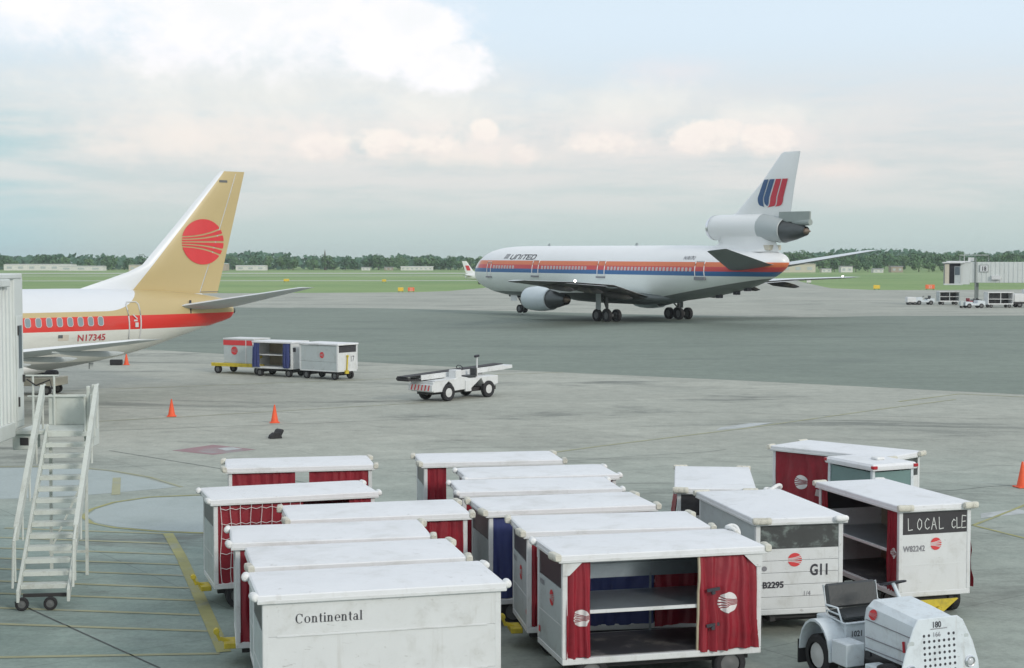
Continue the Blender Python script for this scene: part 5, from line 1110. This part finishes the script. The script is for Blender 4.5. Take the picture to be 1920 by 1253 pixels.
def bag_dolly():
    T = thing('loaded_dolly', 'pale flat dolly piled with dark bags under the belly of the gold-tailed jet', 'baggage dolly', (-23.6, 74.6, 0), -.1)
    b = MB(); b.bb(-1.5, 1.5, -.8, .8, .45, .85); put('bed', b.mesh('bed', 'beige_wall', bevel=.03), T)
    for x in (-1.0, 1.0):
        for s in (-1, 1): wheel(T, (x, s * .68, .24), .24, .16)
    for k, (x, y, z, q) in enumerate(((-.8, -.2, 1.02, 0), (.1, -.3, 1.04, .3), (.85, -.1, 1.02, -.2), (-.3, .3, 1.05, .1), (-.2, -.1, 1.32, .2))):
        g = thing('bag', ['flat dark bag at the outer end of the dolly bed', 'dark bag in the middle of the dolly bed', 'dark bag at the inner end of the dolly bed', 'dark bag at the back of the dolly bed', 'dark bag lying on top of the others on the dolly'][k], 'bag', (-23.6 + x, 74.6 + y, z), q)
        b = MB(); b.loft([[Vector((u, math.cos(t * .628) * w * .34, math.sin(t * .628) * w * .18)) for t in range(10)] for u, w in ((-.42, .5), (-.36, .95), (0, 1.05), (.36, .95), (.42, .5))]); put('bag_body', b.mesh('bag_body', 'bag_dark', 60), g)
        b = MB(); b.tube([(-.15, -.05, .17), (-.1, -.05, .24), (.1, -.05, .24), (.15, -.05, .17)], .015, 5); put('handle', b.mesh('handle', 'ink'), g)
bag_dolly()

# ------------------------------------------------------------------ tractors
def open_tractor():
    T = thing('open_tug', 'open white tug numbered 180 with black bench seat and pierced front plate', 'tug', (5.80, 23.45, 0), math.atan2(-.92, .39))
    fr, W2 = 1.28, .70
    # front plate: one sheet with shoulders, x forward
    pl = [(-.36, 1.31), (.36, 1.31), (.46, 1.24), (.62, .92), (.71, .62), (.73, .2), (-.73, .2), (-.71, .55), (-.62, .80), (-.46, 1.16)]
    b = MB(); b.prism(pl, lambda u, v: (fr + (1.1 - v) * .10, u, v), lambda u, v: (fr + .03 + (1.1 - v) * .10, u, v)); F = put('front_plate', b.mesh('front_plate', 'tug_white', bevel=.012), T)
    px = lambda v: fr + .031 + (1.1 - v) * .10
    hm = MB(); hm.lathe([(-.012, .022), (.002, .022)], ax='x', n=10); hme = hm.mesh('vent_hole', 'ink', 40)
    for r in range(8):
        for c in range(7):
            if r == 0 and 2 <= c <= 4: continue
            z = 1.06 - r * .088; put('vent_hole', hme, F, (px(z), -.27 + c * .09, z))
    for y, z, rr, mt in ((-.5, .80, .075, 'panel_grey'), (.5, .84, .065, 'panel_grey')): c = MB(); c.lathe([(-.01, rr), (.004, rr), (.008, rr * .6), (.008, .01)], (px(z + .13) - .01, y, z + .13), 'x', 16); put('cover_disc', c.mesh('cover_disc', mt, 40), F)
    for y, z in ((-.54, .58), (.54, .62)):
        c = MB(); c.lathe([(-.02, .085), (.02, .09), (.035, .075), (.03, .06)], (px(z), y, z), 'x', 20, cap=False); l = put('headlight', c.mesh('headlight', 'chrome', 40), F); c = MB(); c.lathe([(.02, .06), (.035, .045), (.042, .01)], (px(z), y, z), 'x', 16); put('lens', c.mesh('lens', 'lens', 40), l)
    stamp('lettering', text2d('180', .125, .9, .002), lambda u, v: (px(1.16 + v) + .006, -.12 + u, 1.17 + v), 'ink', F); stamp('underline', rect2d(0, .3, 0, .012), lambda u, v: (px(1.14) + .006, -.15 + u, 1.145 + v), 'ink_grey', F); stamp('lettering', text2d('166', .10, 1.0, .0), lambda u, v: (px(1.03 + v) + .006, -.12 + u, 1.035 + v), 'ink_grey', F)
    # hood
    b = MB(); sec = [(-.44, .45), (-.46, .84), (-.43, .96), (-.33, 1.03), (.33, 1.03), (.43, .96), (.46, .84), (.44, .45)]
    b.loft([[Vector((x, y * k, z * h)) for y, z in sec] for x, k, h in ((.14, 1.02, 1.30), (.2, 1.05, 1.34), (.7, 1.02, 1.30), (1.29, .96, 1.24))]); H = put('hood', b.mesh('hood', 'tug_white', 30), T)
    for z, dz in ((.82, 0), (1.06, .03), (.66, -.01)): s = MB(); s.bar((.2, -.489, z + dz), (1.26, -.450, z - .03), .012, .012); put('hood_seam', s.mesh('hood_seam', 'ink_grey'), H)
    stamp('emblem', globe2d(.10), lambda u, v: (.36 + u, -.487 + max(0, (v + .02)) * .3, 1.19 + v * .8), 'logo_red', H)
    s = MB(); s.bar((1.1, -.475, .95), (1.13, -.48, .79), .025, .03); put('latch', s.mesh('latch', 'red_lamp'), H)
    # deck, step box, fenders
    b = MB(); b.bb(-1.25, 1.25, -.42, .42, .26, .45); b.bb(-.2, .3, -.7, .7, .28, .34); put('chassis', b.mesh('chassis', 'chassis', bevel=.01), T)
    b = MB(); b.bb(.55, 1.3, -.72, -.46, .44, .50); b.bb(.55, 1.3, .46, .72, .44, .50); b.bb(.5, .56, -.72, -.46, .18, .5); put('front_fender', b.mesh('front_fender', 'tug_white', bevel=.01), T)
    b = MB(); b.bb(-.28, .12, -.78, -.44, .34, .70); put('battery_box', b.mesh('battery_box', 'tug_white', bevel=.015), T)
    b = MB(); b.bb(-.40, -.34, -.46, .46, .34, .90); K = put('seat_riser', b.mesh('seat_riser', 'tug_white'), T)
    stamp('lettering', text2d('1021', .13, .9, .002), lambda u, v: (-.335, -.38 + u, .68 + v), 'ink', K)
    b = MB(); b.bb(-1.2, -.4, -.44, .44, .45, .88); put('rear_body', b.mesh('rear_body', 'tug_white', bevel=.02), T)
    for s in (-1, 1):
        b = MB(); R0, R1 = .40, .43; ring = []
        for k in range(11):
            t = math.pi * (-.02 + k / 10 * 1.02); ring.append((math.cos(t), math.sin(t)))
        ya, yb = s * .44, s * .80
        b.loft([[Vector((-.72 + c * q, yy, .36 + e * q * 1.3)) for q, yy in ((R0, ya), (R0, yb), (R1, yb), (R1, ya))] for c, e in ring]); put('rear_fender', b.mesh('rear_fender', 'tug_white', 30), T)
        m = MB(); m.bb(-1.18, -1.14, ya, yb, .12, .5) if s < 0 else m.bb(-1.18, -1.14, yb, ya, .12, .5); put('mud_flap', m.mesh('mud_flap', 'rubber'), T)
        wheel(T, (-.72, s * .64, .335), .335, .24, hub='hub_white'); wheel(T, (.92, s * .6, .29), .29, .2, hub='hub_white')
    # bench
    b = MB(); b.bb(-.86, -.36, -.47, .47, .93, 1.02); S_ = put('seat', b.mesh('seat', 'seat_black', bevel=.035), T)
    b = MB(); b.box((0, 0, 0), (.09, .96, .40), M4=Matrix.Rotation(R(-14), 3, 'Y')); put('backrest', b.mesh('backrest', 'seat_black', bevel=.035), S_, (-.87, 0, 1.22))
    b = MB()
    for s in (-.5, .5):
        b.tube([(-.92, s, 1.40), (-.80, s, .94), (-.32, s, .90)], .016, 6); b.tube([(-.84, s, 1.10), (-.52, s, 1.11), (-.40, s, .91)], .016, 6); b.tube([(-.80, s, 1.02), (-.46, s, 1.01)], .013, 6)
    b.tube([(-.32, -.5, .90), (-.32, .5, .90)], .02, 6); put('seat_frame', b.mesh('seat_frame', 'tug_white', 60), S_)
    b = MB(); n = 20; c0 = Vector((.0, .16, 1.56)); ax = Vector((-.35, 0, 1)).normalized(); u = ax.orthogonal().normalized(); w = ax.cross(u)
    b.tube([c0 + (u * math.cos(2 * math.pi * k / n) + w * math.sin(2 * math.pi * k / n)) * .20 for k in range(n + 1)], .014, 6)
    for k in range(3): b.tube([c0, c0 + (u * math.cos(2.09 * k) + w * math.sin(2.09 * k)) * .2], .011, 5)
    Wl = put('steering_wheel', b.mesh('steering_wheel', 'ink', 60), T); b = MB(); b.tube([c0, (.3, .16, 1.2)], .03, 8); put('steering_column', b.mesh('steering_column', 'tug_white', 60), Wl)
    b = MB(); b.tube([(.02, -.25, .40), (-.04, -.25, 1.08)], .018, 6); b.lathe([(-.02, .03), (.03, .03)], (-.04, -.25, 1.1), 'z', 8); put('lever', b.mesh('lever', 'ink', 60), T)
    b = MB(); b.bb(-1.5, -1.25, -.1, .1, .3, .44); put('hitch', b.mesh('hitch', 'chassis'), T)
open_tractor()
def cab_tractor():
    T = thing('cab_tractor', 'white tractor with a glazed cab and red roof lamps between two red-curtained carts', 'tractor', (8.05, 33.6, 0), -1.12)
    # x forward
    b = MB(); b.bb(-1.2, 1.3, -.62, .62, .4, .95); b.bb(.35, 1.3, -.5, .5, .95, 1.15); put('body', b.mesh('body', 'tug_white', bevel=.03), T)
    for x in (-.8, .85):
        for s in (-1, 1): wheel(T, (x, s * .6, .33), .33, .22, hub='hub_white')
    b = MB(); b.loft([[Vector((x * k, y * k, z)) for x, y in ((-.95, -.6), (.7, -.6), (.7, .6), (-.95, .6))] for k, z in ((1, 2.02), (1.02, 2.05), (1.02, 2.11), (.95, 2.16), (.5, 2.18))]); Rf = put('cab_roof', b.mesh('cab_roof', 'roof_white', 30), T)
    for x, y in ((-.95, -.56), (.69, -.56), (.69, .56)): c = MB(); c.bb(x - .05, x + .05, y - .06, y + .06, 2.06, 2.13); put('roof_lamp', c.mesh('roof_lamp', 'red_lamp', bevel=.01), Rf)
    for x in (-.9, .62):
        for y in (-.53, .53): c = MB(); c.bar((x, y, .95), (x * .97, y, 2.03), .07); put('cab_post', c.mesh('cab_post', 'tug_white'), T)
    for nm, bx in (('side_glass', (-.87, .6, -.535, -.525, 1.05, 1.98)), ('side_glass', (-.87, .6, .525, .535, 1.05, 1.98)), ('windscreen', (.615, .625, -.5, .5, 1.2, 1.98)), ('rear_glass', (-.905, -.895, -.5, .5, 1.05, 1.98))):
        c = MB(); c.bb(*bx); put(nm, c.mesh(nm, 'glass_green'), T)
    b = MB(); b.bb(-.7, -.2, -.3, .3, .95, 1.1); b.bb(-.75, -.65, -.3, .3, 1.05, 1.6); put('seat', b.mesh('seat', 'seat_black', bevel=.03), T)
    b = MB(); b.bb(.0, .25, -.12, .1, 2.18, 2.24); put('beacon', b.mesh('beacon', 'bumper_white', bevel=.02), Rf)
cab_tractor()

# ------------------------------------------------------------------ far gate: bridge 18 and the vehicles round it
def far_bridge():
    T = thing('passenger_bridge', 'grey-white passenger bridge numbered 18 with a small square cab on a column', 'passenger bridge', (62.9, 221.5, 0), -.25)
    z0, z1 = 3.0, 6.35
    b = MB(); b.bb(3.6, 40, 0, 2.6, z0 + .25, z1 - .1); put('tunnel', b.mesh('tunnel', 'bridge_wall', bevel=.03), T)
    rb = MB(); rb.bb(-.05, .05, -.05, .0, z0 + .3, z1 - .15); rme = rb.mesh('rib', 'bridge_wall')
    for k in range(16): put('rib', rme, T, (4.1 + k * .62, 0, 0))
    b = MB(); b.bb(.35, 3.7, -.15, 2.75, z1 - .2, z1 + .05); b.bb(-.2, 2.9, -.6, 2.75, z1 - .3, z1 - .1); put('cab_roof', b.mesh('cab_roof', 'cart_white', bevel=.04), T)
    b = MB(); b.bb(0, 2.6, -.4, 2.6, z0 - .1, z0 + .12); b.bb(2.3, 3.6, -.05, 2.6, z0, z1 - .2); put('cab', b.mesh('cab', 'bridge_wall', bevel=.02), T)
    for x0, x1, m, nm in ((.12, .72, 'beige_wall', 'cab_wall'), (1.45, 2.3, 'panel_grey', 'cab_wall')): b = MB(); b.bb(x0, x1, -.36, -.3, z0 + .12, z1 - .75 if m != 'beige_wall' else z1 - .4); put(nm, b.mesh(nm, m), T)
    b = MB(); b.bb(.1, 2.25, .1, .2, z0 + .12, z1 - .3); put('door_opening', b.mesh('door_opening', 'ink'), T)
    b = MB(); b.bb(1.5, 2.2, -.38, -.36, z0 + 1.35, z1 - .8); put('cab_window', b.mesh('cab_window', 'window_dark'), T)
    b = MB(); b.bb(.0, .1, -.35, 2.6, z0, z1 - .3); put('bellows', b.mesh('bellows', 'bridge_grey'), T)
    b = MB(); b.bb(4.35, 4.9, .9, 1.6, .5, z0 + .3); b.bb(3.8, 5.4, .2, 2.3, .45, .8); b.bb(4.3, 4.5, -.16, -.02, .8, z1 + .5); c = put('support_column', b.mesh('support_column', 'bridge_grey', bevel=.02), T)
    for s in (.2, 2.2): wheel(c, (4.6, s, .5), .5, .4)
    b = MB(); b.bb(3.4, 4.2, .3, 1.5, z1, z1 + .55); b.tube([(2.2, 0, z1), (2.2, 0, z1 + .9), (6.2, 0, z1 + .9), (6.2, 0, z1)], .04, 5); b.tube([(2.8, 0, z1), (2.8, 0, z1 + .9)], .04, 5); put('roof_rail', b.mesh('roof_rail', 'cart_white'), T)
    b = MB(); b.bb(4.95, 6.15, -.12, -.05, z1 - 1.55, z1 - .5); s = put('number_sign', b.mesh('number_sign', 'bridge_grey'), T); b = MB(); b.bb(5.02, 6.08, -.14, -.121, z1 - 1.48, z1 - .57); put('sign_face', b.mesh('sign_face', 'cart_white'), s)
    stamp('lettering', text2d('18', .85, .8, .02), lambda u, v: (5.2 + u, -.15, z1 - 1.34 + v), 'ink', s)
    b = MB(); b.bb(6.6, 7.8, -.4, -.05, z0 + .7, z0 + 1.3); put('equipment_box', b.mesh('equipment_box', 'cart_white', bevel=.03), T)
far_bridge()
G18 = 'ground vehicles round the far numbered gate'
def far_tug(x, y, rz, label, seat='seat_black', body='tug_white', extra=None):
    T = thing('baggage_tug', label, 'tug', (x, y, 0), rz, G18)
    b = MB(); b.prism([(-1.4, .35), (1.45, .35), (1.5, .8), (1.3, 1.0), (.4, 1.08), (.3, .62), (-.3, .62), (-.35, .85), (-1.4, .9)], lambda u, v: (u, -.65, v), lambda u, v: (u, .65, v)); put('body', b.mesh('body', body, bevel=.04), T)
    for xx in (-.85, .9):
        for s in (-1, 1): wheel(T, (xx, s * .6, .32), .32, .22)
    b = MB(); b.bb(-.8, -.25, -.5, .5, .85, 1.0); b.bb(-.85, -.72, -.5, .5, 1.0, 1.35); put('seat', b.mesh('seat', seat, bevel=.03), T)
    b = MB(); b.tube([(.35, .2, 1.05), (.15, .2, 1.25)], .03, 5); b.tube([(.15 + .08 * math.cos(k * .785), .2 + .2 * math.sin(k * .785), 1.27) for k in range(9)], .025, 5); put('steering_wheel', b.mesh('steering_wheel', 'ink'), T)
    return T
far_tug(60.3, 222.5, math.pi + .05, 'white open tug leading the line of carts beside the grey bridge cab'); far_tug(62.9, 207.3, .15, 'white tug with a red seat parked nearest the viewer at the far gate', 'curtain_red')
def far_cart(x, y, rz, ln, h, label, open_=True, mt='panel_grey'):
    T = thing('freight_cart', label, 'baggage cart', (x, y, 0), rz, G18)
    b = MB(); b.bb(-ln / 2, ln / 2, -.75, .75, .45, .6); put('floor', b.mesh('floor', 'cart_white'), T)
    b = MB(); b.bb(-ln / 2 - .05, ln / 2 + .05, -.8, .8, h - .12, h); put('roof', b.mesh('roof', 'cart_white', bevel=.02), T)
    b = MB(); b.bb(-ln / 2, ln / 2, .7, .74, .6, h - .12); put('back_panel', b.mesh('back_panel', 'inside_dark'), T)
    for s in (-1, 0, 1): b = MB(); b.bb(s * (ln / 2 - .05) - .05, s * (ln / 2 - .05) + .05, -.72, .7, .6, h - .12) if s else b.bb(-.04, .04, -.74, -.66, .6, h - .12); put('end_panel' if s else 'post', b.mesh('end_panel', mt), T)
    b = MB(); b.bb(-ln / 2, ln / 2, -.7, .7, 1.15, 1.22); put('shelf', b.mesh('shelf', 'cart_white'), T)
    for xx in (-ln / 2 + .5, ln / 2 - .5):
        for s in (-1, 1): wheel(T, (xx, s * .6, .23), .23, .16)
far_cart(63.9, 222.8, .06, 3.0, 1.95, 'dark-sided open cart hitched behind the white far tug'); far_cart(66.9, 209.0, .1, 3.6, 2.15, 'long two-decked pale cart, empty shelves, at the far gate', True, 'cart_white')
def far_truck(x, y, rz, label):
    T = thing('service_truck', label, 'truck', (x, y, 0), rz, G18)
    b = MB(); b.bb(-2.2, 2.2, -.85, .85, .5, .75); put('chassis', b.mesh('chassis', 'chassis'), T)
    b = MB(); b.bb(.6, 2.2, -.85, .85, .75, 1.9); c = put('cab', b.mesh('cab', 'cart_white', bevel=.06), T); b = MB(); b.bb(1.0, 1.8, -.87, -.85, 1.25, 1.75); put('window', b.mesh('window', 'window_dark'), c)
    b = MB(); b.bb(-2.2, .5, -.9, .9, .75, 2.5); put('box', b.mesh('box', 'cart_white', bevel=.04), T); b = MB(); b.bb(-1.6, -.2, -.915, -.9, 1.2, 2.1); put('side_hatch', b.mesh('side_hatch', 'panel_grey'), T)
    for xx in (-1.4, 1.4):
        for s in (-1, 1): wheel(T, (xx, s * .75, .38), .38, .25)
far_truck(71.4, 210.5, math.pi + .05, 'white service truck with grey side hatch at the far gate'); 
T = thing('chock_cart', 'small dark trolley standing in front of the far white tug', 'trolley', (61.2, 206.9, 0), .2, G18); b = MB(); b.bb(-.25, .25, -.2, .2, .3, 1.0); put('box', b.mesh('box', 'panel_grey', bevel=.03), T); wheel(T, (0, -.2, .16), .16, .08); wheel(T, (0, .2, .16), .16, .08)
T = thing('fuel_pump_cart', 'pale box-shaped ground power cart at the near side of the far gate line', 'power cart', (58.35, 222.0, 0), .1, G18); b = MB(); b.bb(-.8, .5, -.5, .5, .35, 1.15); put('box', b.mesh('box', 'cart_white', bevel=.05), T)
for s in (-1, 1): wheel(T, (-.4, s * .45, .22), .22, .14); wheel(T, (.35, s * .45, .22), .22, .14)

# ------------------------------------------------------------------ air
hz = MB(); hz.bb(-2600, 2600, -120, 2700, -1.2, 24)
hm = bpy.data.materials.new('haze'); hm.use_nodes = True; hm.node_tree.nodes.clear(); hb = NB(hm.node_tree)
pv = hb.n('ShaderNodeVolumePrincipled', i={'Color': (.86, .93, .95, 1), 'Density': .00017, 'Anisotropy': .2})
ho = hb.n('ShaderNodeOutputMaterial'); hm.node_tree.links.new(pv.outputs[0], ho.inputs['Volume'])
put('haze', hz.mesh('haze', hm), kind='stuff')
